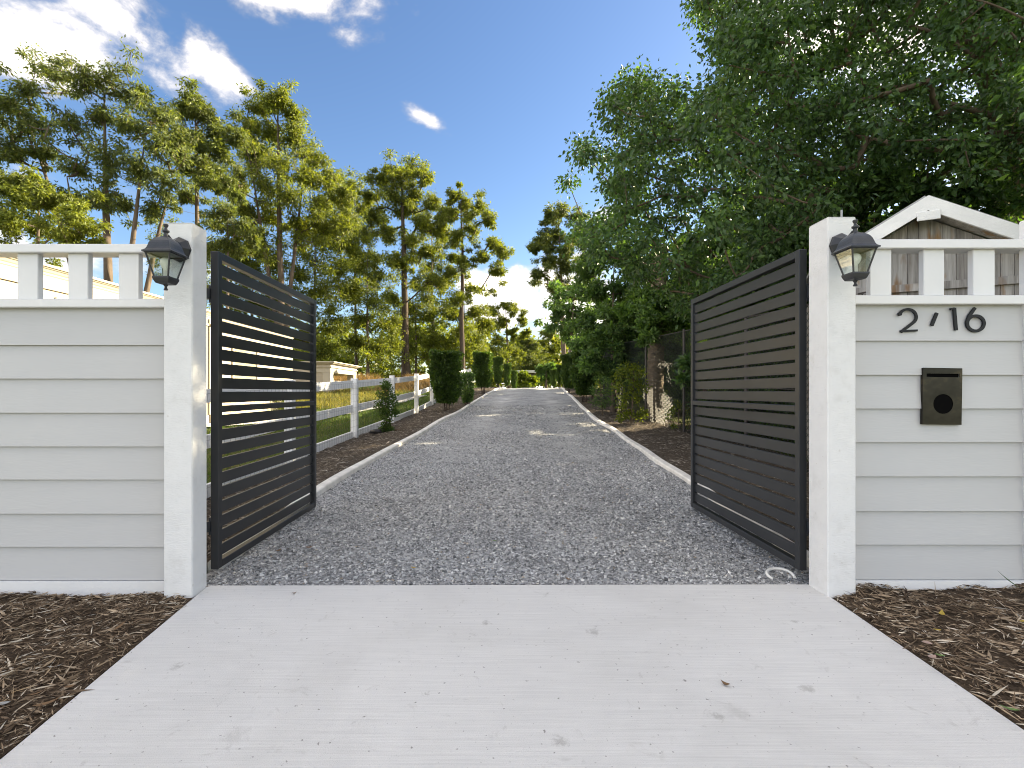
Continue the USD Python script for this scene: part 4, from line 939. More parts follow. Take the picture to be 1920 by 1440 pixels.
s0 = clipped_shrub("largest dark clipped shrub, nearest on the left beside the white fence", on_bed(838, 14.2), 0.88, 1.72, r, G1)
s1 = clipped_shrub("square-topped clipped shrub, second along the left side of the drive", on_bed(906, 21.5), 0.80, 1.82, r, G1, 0.35)
copy(s1, "narrow clipped shrub, third along the left side of the drive", on_bed(934, 27), 1.3, (0.62, 0.62, 0.93), G1)
copy(s0, "small dark clipped shrub, fourth along the left side of the drive", on_bed(951, 33), 2.1, (0.5, 0.5, 0.98), G1)
copy(s0, "smallest dark clipped shrub, last on the left before the crest", on_bed(965, 38), 0.7, (0.45, 0.45, 1.0), G1)
clipped_shrub("loose lighter bush leaning out behind the largest clipped shrub on the left", on_bed(876, 16.2), 0.45, 1.05, r, G1, 0.1, "wattle_leaf", 1500)
s2 = clipped_shrub("tall rounded clipped shrub, nearest full one on the right of the drive", on_bed(1095, 17.0), 0.82, 1.75, r, G2, 0.32)
copy(s2, "clipped shrub close behind the tall rounded one on the right", on_bed(1066, 21.5), 0.9, (0.7, 0.7, 0.98), G2)
copy(s1, "small sunlit clipped shrub, third on the right of the drive", on_bed(1050, 28), 0.4, (0.5, 0.5, 0.72), G2)
copy(s2, "tiny dark clipped shrub, last on the right before the crest", on_bed(1038, 34), 1.9, (0.55, 0.55, 0.8), G2)


def loose_shrub(name, label, cat, loc, clumps, n, ln, leafm, r, stem_r=0.014, droop=0.0, flat=0.9):
    """A young plant: clumps given as (dx, dy, z, radius) about its base."""
    t = thing(name, label, cat, loc)
    c = np.array([q[:3] for q in clumps], float)
    rad = np.array([q[3] for q in clumps], float)
    top = c[np.argmax(c[:, 2])]
    tl = trunk_line((0, 0, -0.04), top, 6, r, 0.05)
    tm, lm = skeleton(tl, np.linspace(stem_r, stem_r * 0.3, 6), c, r, stem_r * 0.2)
    part(t, "stem", join([tm, lm]), MAT["fig_bark"], local=True, smooth=True)
    p, d = clump_points(c, rad, n, r, flat, 0.1)
    part(t, "foliage", leaf_cards(p, ln * r.uniform(0.7, 1.3, len(p)), ln * 0.5, droop, r, d, 0.7), MAT[leafm], local=True, pieces=4)
    return t


b = on_bed(724, 9.9)
loose_shrub("young_shrub", "thin young shrub with upright sprigs in front of the white fence", "shrub", b,
            [(0, 0, 1.02, 0.08), (0.03, 0, 0.92, 0.1), (-0.08, 0, 0.82, 0.11), (0.1, 0.03, 0.78, 0.12), (0, 0, 0.7, 0.14), (-0.12, 0, 0.6, 0.12), (0.14, 0, 0.62, 0.1), (0.02, 0.02, 0.52, 0.15), (-0.08, 0, 0.42, 0.12), (0.1, 0, 0.42, 0.12), (0.18, 0, 0.45, 0.06), (0.03, 0, 0.28, 0.1), (-0.03, 0, 0.14, 0.09), (0.06, 0, 0.1, 0.08)], 130, 0.06, "hedge_leaf", r)
b = on_bed(1183, 10.9)
loose_shrub("young_shrub", "bushy lime-green young tree in front of the chain-link fence", "shrub", b,
            [(-0.15, 0, 1.28, 0.17), (0.05, 0, 1.3, 0.16), (0.2, 0, 1.2, 0.14), (-0.28, 0, 1.12, 0.15), (0, 0, 1.05, 0.2), (0.2, 0.05, 0.98, 0.18), (-0.3, 0, 0.88, 0.15), (0.3, 0, 0.85, 0.15), (0, 0, 0.8, 0.19), (-0.15, 0, 0.65, 0.16), (0.15, 0, 0.62, 0.15), (-0.2, 0, 0.42, 0.13), (-0.05, 0, 0.25, 0.12), (0.2, 0, 0.2, 0.12), (-0.22, 0, 0.18, 0.11), (0.3, 0, 0.3, 0.08)], 95, 0.07, "lime_leaf", r, 0.022)
b = on_bed(1130, 13.0)
loose_shrub("young_shrub", "bluish-green small bush between the clipped shrub and the lime-green young tree", "shrub", b,
            [(-0.1, 0, 0.95, 0.18), (0.12, 0, 0.9, 0.18), (-0.22, 0, 0.7, 0.18), (0.2, 0, 0.68, 0.18), (0, 0, 0.62, 0.22), (-0.15, 0, 0.42, 0.18), (0.18, 0, 0.4, 0.18), (0, 0, 0.3, 0.16)], 120, 0.06, "wattle_leaf", r, 0.018)
b = on_bed(1272, 9.7)
loose_shrub("young_shrub", "low sprawling branch with yellow leaves beside the right gate's far edge", "shrub", b,
            [(-0.1, 0, 0.45, 0.09), (0.0, 0, 0.55, 0.08), (0.12, 0, 0.48, 0.1), (-0.2, 0, 0.3, 0.08), (0.2, 0, 0.35, 0.1), (0.3, 0, 0.2, 0.12), (0.1, 0, 0.15, 0.1), (-0.1, 0, 0.12, 0.08), (0.25, 0.1, 0.1, 0.12)], 40, 0.06, "lime_leaf", r, 0.012)
# shrubs in front of the cream house
for px, Y, lab in ((425, 15.5, "rounded green shrub against the cream house, seen through the left gate's slats"), (470, 16.5, "second green shrub by the cream house, right of the rounded one, behind the slats"), (528, 17.5, "third green shrub near the cream house corner, behind the slats")):
    loose_shrub("house_shrub", lab, "shrub", on_bed(px, Y), [(0.25 * math.cos(q), 0.25 * math.sin(q), 0.5 + 0.35 * math.sin(3 * q), 0.3) for q in range(9)], 120, 0.09, "lime_leaf", r, 0.02)
    # (kept low so that the wall above them shows)

# ------------------------------------------------------------------ grass
r = np.random.default_rng(31)


def blades(x, y, h, w, r, z0=0.0):
    n = len(x)
    a = r.uniform(0, 2 * np.pi, n)
    z = ground_z(x, y) + z0
    p = np.stack([x, y, z - 0.01], 1)
    s = np.stack([np.cos(a), np.sin(a), 0 * a], 1) * (w / 2)[:, None]
    l = np.stack([r.normal(0, 0.4, n), r.normal(0, 0.4, n), np.ones(n)], 1) * h[:, None]
    mid = p + l * 0.55
    tip = p + l * np.array([1.6, 1.6, 0.95])
    V = np.stack([p - s, p + s, mid + s * 0.7, mid - s * 0.7, tip], 1)
    F_ = np.array([[0, 1, 2], [0, 2, 3], [3, 2, 4]])
    return V.reshape(-1, 3), (F_[None] + 5 * np.arange(n)[:, None, None]).reshape(-1, 3)


n = 60000
y = 5 + 27 * r.uniform(size=n) ** 1.2
xr = np.interp(y, [5, 9, 14, 27, 40], [-3.05, -2.95, -2.6, -1.4, -0.4])
x = xr - r.uniform(0, 1, n) ** 1.3 * (4 + 0.3 * y)
far_from_path = np.min(np.hypot(x[:, None] - pc[None, ::3, 0], y[:, None] - pc[None, ::3, 1]), 1) > 0.88
x, y = x[far_from_path], y[far_from_path]
h = r.gamma(5, 0.014, len(x)).clip(0.02, 0.2) * np.interp(y, [8, 25], [1, 1.9])
solo("lawn_grass", blades(x, y, h, 0.006 + 0.0006 * y, r, 0.0), MAT["grass_blade"], "short green lawn grass beyond the white rail fence", "grass", kind="stuff", pieces=5)
n = 26000
x, y = r.uniform(-15, -3.6, n), r.uniform(17.5, 27, n)
sel = (meshkit.noise(np.stack([x * 0.5, y * 0.5, 0 * x], -1), 45) > 0.38) & (np.min(np.hypot(x[:, None] - pc[None, ::3, 0], y[:, None] - pc[None, ::3, 1]), 1) > 0.95)
x, y = x[sel], y[sel]
solo("straw_lawn", blades(x, y, r.uniform(0.10, 0.30, len(x)), 0.022 + 0 * x, r), MAT["straw_grass"], "sunlit yellow straw-coloured lawn beyond the path and the white fence", "grass", kind="stuff", pieces=5)
n = 16000
x, y = r.uniform(-17, -2.5, n), r.uniform(24, 36, n)
sel = meshkit.noise(np.stack([x * 0.4, y * 0.4, 0 * x], -1), 44) > 0.42
x, y = x[sel], y[sel]
solo("dry_grass", blades(x, y, r.uniform(0.25, 0.75, len(x)), 0.02 + 0 * x, r), MAT["dry_grass"], "tall dry tan grass in front of the trees behind the lawn", "grass", kind="stuff", pieces=5)

# ------------------------------------------------------------------ white walls and gate posts
WY = 2.655                                       # front of the boards


def zz(py, Y):
    return EYE + (VY - py) / F * Y


def xx_(px, Y):
    return (px - VX) / F * Y


def gate_post(label, px0, px1, py_top, py_base, depth, peak):
    Y = 2.57
    x0, x1, zt, zb = xx_(px0, Y), xx_(px1, Y), zz(py_top, Y), zz(py_base, Y) - 0.12
    t = thing("gate_post", label, "gate post", ((x0 + x1) / 2, Y + depth / 2, 0.0), "white posts of the gateway")
    part(t, "post", cbox(x0, x1, Y, Y + depth, zb, zt - 0.004, 0.006), MAT["white_post_paint"])
    part(t, "cap", cbox(x0 + 0.002, x1 - 0.002, Y + 0.002, Y + depth - 0.002, zt - 0.006, zt, 0.004), MAT["white_post_paint"])
    return x0, x1


LX0, LX1 = gate_post("thick white timber post on the left of the gateway", 306, 361, 417, 1124, 0.13, 0)
RX0, RX1 = gate_post("thick white timber post on the right of the gateway, beside the house number", 1552, 1606, 406, 1118, 0.16, 0)


def wall(label, x0, x1, seams, top, low, pickets, base_py, extra_posts=(), step=1):
    """A weatherboard wall with an open picket band: boards lap like clapboard; every board, picket and rail is a part."""
    t = thing("weatherboard_wall", label, "wall", ((x0 + x1) / 2, WY + 0.05, 0))
    Y = WY
    z = [zz(s, Y) for s in seams]
    for i in range(len(z) - 1):
        zt, zb = z[i], z[i + 1]
        sec = np.array([[WY - 0.004, zb], [WY + 0.010, zt + 0.012], [WY + 0.022, zt + 0.012], [WY + 0.012, zb]])
        v = np.vstack([np.column_stack([np.full(4, q), sec]) for q in (x0, x1)])
        part(t, "board", hull(v), MAT["board_paint"])
    part(t, "backing_panel", cbox(x0, x1, WY + 0.024, WY + 0.075, z[-1] - 0.05, z[0] - 0.002), MAT["white_rail_paint"])
    part(t, "lower_rail", cbox(x0, x1, WY - 0.03, WY + 0.09, zz(low[1], Y - 0.03), zz(low[0], Y - 0.03), 0.004), MAT["white_rail_paint"])
    part(t, "top_rail", cbox(x0, x1, WY - 0.025, WY + 0.085, zz(top[1], Y - 0.025), zz(top[0], Y - 0.025), 0.004), MAT["white_rail_paint"])
    zt, zb = zz(top[1], Y - 0.025), zz(low[0], Y - 0.03)
    for a, b in pickets:
        part(t, "picket", cbox(xx_(a, Y), xx_(b, Y), WY, WY + 0.035, zb - 0.001, zt + 0.001, 0.003), MAT["white_rail_paint"])
    part(t, "base_trim", cbox(x0, x1, WY - 0.012, WY + 0.02, zz(base_py, Y) - 0.02, z[-1] - 0.003, 0.003), MAT["white_rail_paint"])
    for a, b, pt in extra_posts:
        part(t, "post", cbox(xx_(a, Y + 0.03), xx_(b, Y + 0.03), WY - 0.03, WY + 0.03, -0.1, zz(pt, Y - 0.03), 0.008), MAT["white_post_paint"])
    return t


wall("pale grey weatherboard wall with white pickets on the left of the gateway", -3.9, LX0 - 0.001, [575, 647, 710, 774, 837, 899, 963, 1025, 1087], (457, 473), (560, 576), [(32, 71), (127, 165), (222, 260), (-63, -24), (-158, -119), (-253, -214)], 1121)
wall("pale grey weatherboard wall with white pickets on the right, carrying number and letterbox", RX1 + 0.001, 5.2, [569, 639, 703, 766, 829, 893, 958, 1021, 1086], (448, 465), (553, 570), [(1632, 1672), (1732, 1771), (1825, 1866), (2010, 2050), (2105, 2145), (2200, 2240), (2295, 2335), (2390, 2430), (2485, 2525), (2580, 2620)], 1098, [(1908, 1965, 409)])

# ------------------------------------------------------------------ house number: 2 ' 16
def stroke(pts, w, cap="flat"):
    return sg.LineString(pts).buffer(w / 2 * 0.88, cap_style=cap, join_style="round", quad_segs=6)


NY = WY - 0.004
num = thing("house_number", "black house number 2 16 fixed to the right wall's top board", "number", (xx_(1765, NY), NY, zz(601, NY)))
S = NY / F                                       # metres per photo pixel on the wall


def numeral(name, shapes, tilt=0.0):
    poly = shapely.union_all(shapes)
    poly = sa.rotate(poly, tilt, origin="centroid")
    poly = sa.affine_transform(poly, [S, 0, 0, -S, -VX * S, EYE + VY * S])     # photo px -> (x, z)
    fr = np.array([[1, 0, 0, 0], [0, 0, 1, NY - 0.007], [0, 1, 0, 0], [0, 0, 0, 1.0]])
    v, f = extrude(poly, 0.009, fr)
    part(num, name, (v, f[:, ::-1]), MAT["number_black"])


a = np.radians(np.arange(-158, 36, 8))
two = [(1701 + 16 * math.cos(q), 594.5 + 14.5 * math.sin(q)) for q in a]
numeral("digit", [stroke(two, 5.0), stroke([two[-1], (1709, 607), (1688.5, 622.5)], 5.4), stroke([(1687, 621.3), (1719, 619.6)], 4.2), sg.Point(two[0]).buffer(3.4)])
numeral("slash", [stroke([(1755.5, 587), (1746, 610.5)], 6.2)])
numeral("digit", [stroke([(1788, 577.5), (1791.5, 619.5)], 6.2), stroke([(1780.5, 579.8), (1788, 578.3)], 4.0)])
six = [(1828 + 15.8 * math.cos(q), 606.5 + 14.2 * math.sin(q)) for q in np.linspace(0, 2 * np.pi, 40)]
numeral("digit", [stroke(six, 6.0), stroke([(1827, 577.5), (1816, 593), (1811.5, 605)], 5.8)])

# ------------------------------------------------------------------ letterbox
LY = WY - 0.004
lb = thing("letterbox", "dark bronze metal letterbox with slot and round newspaper hole in the right wall", "letterbox", (xx_(1764, LY), LY, zz(796, LY)))
face = sg.box(0, 0, 0.215, 0.312).buffer(-0.002).buffer(0.002)
slot = sg.box(0.019, 0.262, 0.200, 0.281)
hole = sg.Point(0.112, 0.114).buffer(0.0545, quad_segs=16)
fx, fz = xx_(1727.5, LY), zz(796, LY)
fr = np.array([[1, 0, 0, fx], [0, 0, 1, LY - 0.010], [0, 1, 0, fz], [0, 0, 0, 1.0]])
tiltR = lambda m: rotated(m, 0.012, (0, 1, 0), (fx + 0.1, LY, fz + 0.15))
v, f = extrude(face.difference(slot).difference(hole), 0.004, fr)
part(lb, "front_plate", tiltR((v, f[:, ::-1])), MAT["bronze_metal"])
v, f = extrude(sg.box(0.001, 0.001, 0.214, 0.311).difference(sg.box(0.004, 0.004, 0.211, 0.308)), 0.016, fr)
v[:, 1] += 0.001
part(lb, "rim", tiltR((v, f[:, ::-1])), MAT["bronze_metal"])
part(lb, "slot_flap", tiltR(cbox(fx + 0.017, fx + 0.202, LY - 0.002, LY + 0.001, fz + 0.255, fz + 0.287, 0.0008)), MAT["dark_hole"])
v, f = extrude(sg.Point(0.112, 0.114).buffer(0.0555, quad_segs=16).difference(hole.buffer(-0.0005)), 0.11, fr)
v[:, 1] += 0.0008
part(lb, "newspaper_tube", tiltR((v, f[:, ::-1])), MAT["dark_hole"])
v, f = extrude(sg.Point(0.112, 0.114).buffer(0.0552, quad_segs=16), 0.003, fr)
v[:, 1] += 0.0022
part(lb, "tube_back", tiltR((v, f[:, ::-1])), MAT["dark_hole"])


# ------------------------------------------------------------------ coach lanterns
def sqring(h, z):
    return [(-h, -h, z), (h, -h, z), (h, h, z), (-h, h, z)]


def loft(rings):
    v = np.vstack(rings)
    f = []
    for i in range(len(rings) - 1):
        for j in range(4):
            a, b = i * 4 + j, i * 4 + (j + 1) % 4
            f += [[a, b, b + 4], [a, b + 4, a + 4]]
    f += [[0, 2, 1], [0, 3, 2]]
    e = (len(rings) - 1) * 4
    f += [[e, e + 1, e + 2], [e, e + 2, e + 3]]
    return v, np.array(f)


def lantern(label, cx, cy, z_eave, plate_x):
    t = thing("wall_lantern", label, "lantern", (cx, cy, z_eave), "black coach lanterns on the gate posts")
    P = lambda name, mesh, m="lamp_black", **k: part(t, name, mesh, MAT[m], local=True, **k)
    roof = [(0.072, -0.005), (0.072, 0.001), (0.066, 0.005), (0.0605, 0.011), (0.0565, 0.020), (0.0535, 0.032), (0.0495, 0.046), (0.044, 0.058), (0.036, 0.069), (0.0265, 0.077), (0.016, 0.083), (0.011, 0.087)]
    P("roof", loft([sqring(h, z) for h, z in roof]))
    fin = lathe([(0, 0.086), (0.011, 0.086), (0.0095, 0.105), (0.012, 0.108), (0.0165, 0.112), (0.0165, 0.118), (0.0085, 0.122), (0.0065, 0.132), (0.0105, 0.139), (0.012, 0.147), (0.009, 0.151), (0, 0.151)], (0, 0, 0), 16)
    P("finial", fin, smooth=40)
    zb, ht, hb = -0.122, 0.060, 0.0345
    P("top_frame", join([cbox(-ht - 0.004, ht + 0.004, -ht - 0.004, -ht + 0.006, -0.010, -0.004, 0.001), cbox(-ht - 0.004, ht + 0.004, ht - 0.006, ht + 0.004, -0.010, -0.004, 0.001), cbox(-ht - 0.004, -ht + 0.006, -ht + 0.006, ht - 0.006, -0.010, -0.004, 0.001), cbox(ht - 0.006, ht + 0.004, -ht + 0.006, ht - 0.006, -0.010, -0.004, 0.001)]))
    for sx, sy in ((-1, -1), (1, -1), (1, 1), (-1, 1)):
        P("corner_bar", tube([(sx * ht, sy * ht, -0.006), (sx * hb, sy * hb, zb)], 0.0042, 6))
    for sx, sy in ((0, -1), (1, 0), (0, 1), (-1, 0)):
        e = 0.0028
        if sx == 0:
            q = [(-ht + e, sy * ht, -0.008), (ht - e, sy * ht, -0.008), (hb - e, sy * hb, zb), (-hb + e, sy * hb, zb)]
        else:
            q = [(sx * ht, -ht + e, -0.008), (sx * ht, ht - e, -0.008), (sx * hb, hb - e, zb), (sx * hb, -hb + e, zb)]
        q = np.array(q)
        nrm = np.array([sx, sy, 0.0]) * 0.0009
        P("glass_pane", hull(np.vstack([q + nrm, q - nrm])), "window_glass")
    bowl = [(0.030, zb - 0.034), (0.031, zb - 0.030), (0.036, zb - 0.020), (0.041, zb - 0.006), (0.041, zb + 0.002), (0.036, zb + 0.003)]
    P("bowl", loft([sqring(h * (0.55 if i == 0 else 1), z) for i, (h, z) in enumerate(bowl)]))
    P("drop_finial", lathe([(0, zb - 0.062), (0.008, zb - 0.062), (0.0105, zb - 0.058), (0.006, zb - 0.050), (0.0055, zb - 0.044), (0.013, zb - 0.033), (0.013, zb - 0.030), (0, zb - 0.030)], (0, 0, 0), 14), smooth=40)
    bulb = lathe([(0, zb + 0.036), (0.0115, zb + 0.036), (0.012, zb + 0.046), (0.018, zb + 0.055), (0.0235, zb + 0.066), (0.0255, zb + 0.078), (0.0235, zb + 0.090), (0.018, zb + 0.098), (0.009, zb + 0.103), (0, zb + 0.104)], (0, 0, 0), 20)
    bp = P("bulb", bulb, "bulb_white", smooth=True)
    P("socket", lathe([(0, zb), (0.011, zb), (0.011, zb + 0.04), (0, zb + 0.04)], (0, 0, 0), 16), "white_plastic", smooth=40)
    # arm and hexagonal back plate on the post
    wallY = 2.57 - cy
    dx = plate_x - cx
    hexa = [(0.062 * math.cos(q), 0.068 * math.sin(q)) for q in np.radians(np.arange(90, 450, 45))]
    v0 = [(dx + x, wallY - 0.003, 0.062 + z) for x, z in hexa] + [(dx + x * 0.96, wallY - 0.016, 0.062 + z * 0.96) for x, z in hexa] + [(dx + x * 0.55, wallY - 0.042, 0.064 + z * 0.55) for x, z in hexa]
    P("back_plate", hull(v0))
    P("arm", tube(bezier((dx, wallY - 0.035, 0.068), (dx * 0.6, wallY * 0.55, 0.062), (0, 0.012, 0.094), 10), np.linspace(0.024, 0.010, 10), 10), smooth=40)
    P("screw", lathe([(0, 0), (0.004, 0), (0.003, 0.002), (0, 0.002)], (0.045, 0.02, 0.032), 10), "steel_grey")
    return t


lantern("black coach lantern mounted on the left gate post", -1.668, 2.425, zz(469, 2.36), -1.690)
lantern("black coach lantern with a visible round bulb on the right gate post", 1.815, 2.425, zz(461, 2.36), 1.842)


# ------------------------------------------------------------------ the two open slat gates
def gate(label, xi, side, y0, y1, z0, z1):
    """Frame of square tube, 10 + 10 flat slats set back from the inner face. side: +1 when the frame goes to +x from the inner face."""
    t = thing("slat_gate", label, "gate", (xi + side * 0.022, y0, z0), "pair of black slat gates standing open")
    D, W = 0.045, 0.042
    X0, X1 = sorted((xi, xi + side * D))
    mid = (z0 + z1) / 2 + 0.005
    c = 0.0025
    M = MAT["gate_black"]
    part(t, "stile", cbox(X0, X1, y0, y0 + W, z0, z1, c), M)
    part(t, "stile", cbox(X0, X1, y1 - W, y1, z0, z1, c), M)
    part(t, "top_rail", cbox(X0 + 0.0005, X1 - 0.0005, y0 + W, y1 - W, z1 - W * 1.05, z1 - 0.0005, c), M)
    part(t, "bottom_rail", cbox(X0 + 0.0005, X1 - 0.0005, y0 + W, y1 - W, z0 + 0.0005, z0 + W * 1.05, c), M)
    part(t, "middle_rail", cbox(X0 + 0.0005, X1 - 0.0005, y0 + W, y1 - W, mid - 0.019, mid + 0.019, c), M)
    sx0, sx1 = sorted((xi + side * 0.018, xi + side * 0.034))
    for a, b in ((mid + 0.019, z1 - W * 1.05), (z0 + W * 1.05, mid - 0.019)):
        pitch = (b - a + 0.0) / 10.18
        for k in range(10):
            zc = a + pitch * (k + 0.59)
            part(t, "slat", cbox(sx0, sx1, y0 + W - 0.002, y1 - W + 0.002, zc - 0.0335, zc + 0.0335, 0.0015), M)
    for zh in (z0 + 0.25, z1 - 0.25):
        part(t, "hinge", join([tube([(xi + side * 0.052, y0 + 0.01, zh - 0.05), (xi + side * 0.052, y0 + 0.01, zh + 0.05)], 0.009, 10), cbox(*sorted((xi + side * 0.0455, xi + side * 0.075)), y0 - 0.012, y0 + 0.03, zh - 0.03, zh + 0.03, 0.001)]), MAT["lamp_black"], smooth=40)
    return t


gate("open black slat gate on the left side of the drive", -1.62, -1, 2.80, 4.33, 0.062, 1.92)
gate("open black slat gate on the right side of the drive", 1.756, 1, 2.78, 4.33, 0.062, 1.925)

# white conduit loop by the right gate's foot, thin pole behind the right post
a = np.radians(np.linspace(-20, 215, 26))
cl = np.stack([1.66 + 0.075 * np.cos(a), 2.80 + 0.05 * np.sin(a), 0.03 + 0.02 * np.sin(a)], 1)
solo("conduit_loop", tube(cl, 0.008, 10), MAT["white_plastic"], "white plastic conduit loop on the gravel at the right gate's foot", "conduit", smooth=40)
solo("thin_pole", tube([(xx_(1578, 2.85), 2.85, -0.05), (xx_(1578, 2.85), 2.85, zz(394, 2.85))], 0.006, 8), MAT["steel_grey"], "thin grey metal pole poking up behind the right gate post", "pole", smooth=40)

# ------------------------------------------------------------------ white post and rail fence
fx = PchipInterpolator([2.8, 6.8, 9.4, 12, 14.6, 17.2, 22, 30], [-3.02, -2.92, -2.77, -2.6, -2.42, -2.3, -1.95, -1.3])
t = thing("rail_fence", "white three-rail timber fence with wire mesh along the left of the drive", "fence", (-2.77, 9.4, 0.1))
posts = [4.2, 6.8, 9.4, 12.0, 14.6, 17.2, 19.8, 22.4, 25.0, 27.6]
fz_ = lambda y: ground_z(fx(y), y)
r = np.random.default_rng(41)
for y in posts:
    x, z = float(fx(y)), float(fz_(y))
    part(t, "post", cbox(x - 0.06, x + 0.06, y - 0.06, y + 0.06, z - 0.25, z + 1.20 + r.uniform(-0.015, 0.015), 0.008), MAT["old_white_timber"])
for a, b in zip(posts[:-1], posts[1:]):
    for h in (0.085, 0.60, 1.075):
        z0, z1 = float(fz_(a)) + h, float(fz_(b)) + h
        x0, x1 = float(fx(a)) - 0.035, float(fx(b)) - 0.035
        pts = [(x + dx, y, z + dz) for x, y, z in ((x0, a + 0.061, z0), (x1, b - 0.061, z1)) for dx in (-0.02, 0.02) for dz in (-0.07, 0.07)]
        part(t, "rail", hull(pts), MAT["old_white_timber"])
# wire mesh on the drive side
w = []
for y in np.arange(4.25, 27.5, 0.1):
    x, z = float(fx(y)) + 0.066, float(fz_(y))
    w.append(tube([(x, y, z + 0.02), (x, y, z + 1.1)], 0.0013, 3, False))
yq = np.arange(4.25, 27.6, 0.9)
for h in (0.03, 0.15, 0.27, 0.39, 0.51, 0.63, 0.75, 0.88, 1.0, 1.1):
    w.append(tube(np.stack([fx(yq) + 0.068, yq, fz_(yq) + h], 1), 0.0013, 3, False))
part(t, "wire_mesh", join(w), MAT["fence_wire"])

# ------------------------------------------------------------------ chain-link fence on the right
t = thing("chain_link_fence", "dark chain-link fence along the right of the drive in front of the trees", "fence", (3.7, 9.4, 0.3))
cp = [4.7, 7.1, 9.45, 11.85, 14.1, 16.5]
cz = lambda y: float(road_z(y))
for y in cp:
    part(t, "post", tube([(3.7, y, cz(y) - 0.1), (3.7, y, cz(y) + 2.06)], 0.026, 10), MAT["chain_post_paint"], smooth=40)
part(t, "top_wire", tube([(3.7, y, cz(y) + 2.02) for y in np.arange(4.7, 16.6, 0.59)], 0.009, 6), MAT["chain_post_paint"], smooth=40)
part(t, "middle_wire", tube([(3.7, y, cz(y) + 1.0) for y in np.arange(4.7, 16.6, 0.59)], 0.004, 5), MAT["chain_post_paint"], smooth=40)
w = []
for s in np.arange(4.7 - 2.0, 16.5, 0.085):
    for sg_ in (1, -1):
        ya, yb = (s, s + 2.0) if sg_ > 0 else (s + 2.0, s)
        za, zb_ = 0.02, 2.02
        if ya < 4.7 or yb < 4.7 or ya > 16.5 or yb > 16.5:
            lo_, hi_ = max(min(ya, yb), 4.7), min(max(ya, yb), 16.5)
            if hi_ - lo_ < 0.05:
                continue
            za, zb_ = [0.02 + 2.0 * ((q - s) / 2.0 if sg_ > 0 else 1 - (q - s) / 2.0) for q in ((lo_, hi_) if sg_ > 0 else (hi_, lo_))]
            ya, yb = (lo_, hi_) if sg_ > 0 else (hi_, lo_)
        w.append(tube([(3.7 + 0.002 * sg_, ya, cz(ya) + za), (3.7 + 0.002 * sg_, yb, cz(yb) + zb_)], 0.0034, 3, False))
part(t, "wire_mesh", join(w), MAT["chain_wire"])

# ringed palm trunk behind the chain-link
b = np.array([4.12, 12.5, float(ground_z(4.12, 12.5)) - 0.1])
t = thing("palm_tree", "ringed palm trunk standing behind the chain-link fence, its top lost in the leaves", "palm", b)
rng2 = np.random.default_rng(3)
zs = np.arange(0, 4.6, 0.045)
rad = np.interp(zs, [0, 0.3, 2.6, 4.6], [0.27, 0.21, 0.185, 0.17]) * (1 + 0.13 * ((zs / 0.18) % 1.0))
cx = 0.02 * zs ** 1.4
ang = np.arange(22) * 2 * np.pi / 22
V = np.stack([np.stack([cx[i] + rad[i] * np.cos(ang) * (1 + 0.02 * rng2.normal(size=22)), rad[i] * np.sin(ang) * (1 + 0.02 * rng2.normal(size=22)), np.full(22, z) + 0.007 * rng2.normal(size=22)], 1) for i, z in enumerate(zs)]).reshape(-1, 3)
i, j = np.meshgrid(np.arange(len(zs) - 1), np.arange(22), indexing="ij")
q = np.stack([i * 22 + j, i * 22 + (j + 1) % 22, (i + 1) * 22 + (j + 1) % 22, (i + 1) * 22 + j], -1).reshape(-1, 4)
part(t, "trunk", (V, q), MAT["palm_bark"], local=True)
# ------------------------------------------------------------------ shed with weathered palings behind the right wall
SC = 4.8 / 4.5
o = np.array([3.9 * SC, 4.4 * SC])               # under the apex
ang_s = -math.atan2(0.46, 0.888)
za = EYE + 354 / 900 * o[1]
sh = thing("timber_shed", "small weathered timber shed with white gable bargeboards behind the right wall", "shed", (o[0], o[1], 0.0), rot=ang_s)
HW, PITCH, DP = 0.86, math.radians(31.5), 2.2
S_ = lambda name, mesh, m, **k: part(sh, name, mesh, MAT[m], local=True, **k)
gable = lambda u: za - 0.13 - abs(u) * math.tan(PITCH)
r = np.random.default_rng(17)
u = -0.74
k = 0
while u < 0.74:
    w_ = r.uniform(0.085, 0.12)
    e = min(u + w_ - 0.004, 0.745)
    pr = r.uniform(0, 0.006)
    pts = [(q, y, z) for q in (u, e) for y in (pr, pr + 0.018) for z in (0.0, gable(q) - 0.004)]
    S_("paling", hull(pts), "paling_" + "abc"[r.integers(3)])
    u += w_
    k += 1
zr = EYE + 198 / 900 * 4.5 * SC
S_("girt", cbox(-0.76, 0.76, -0.032, -0.002, zr - 0.075, zr, 0.003), "paling_a")
S_("girt", cbox(-0.76, 0.76, -0.032, -0.002, 0.35, 0.43, 0.003), "paling_c")
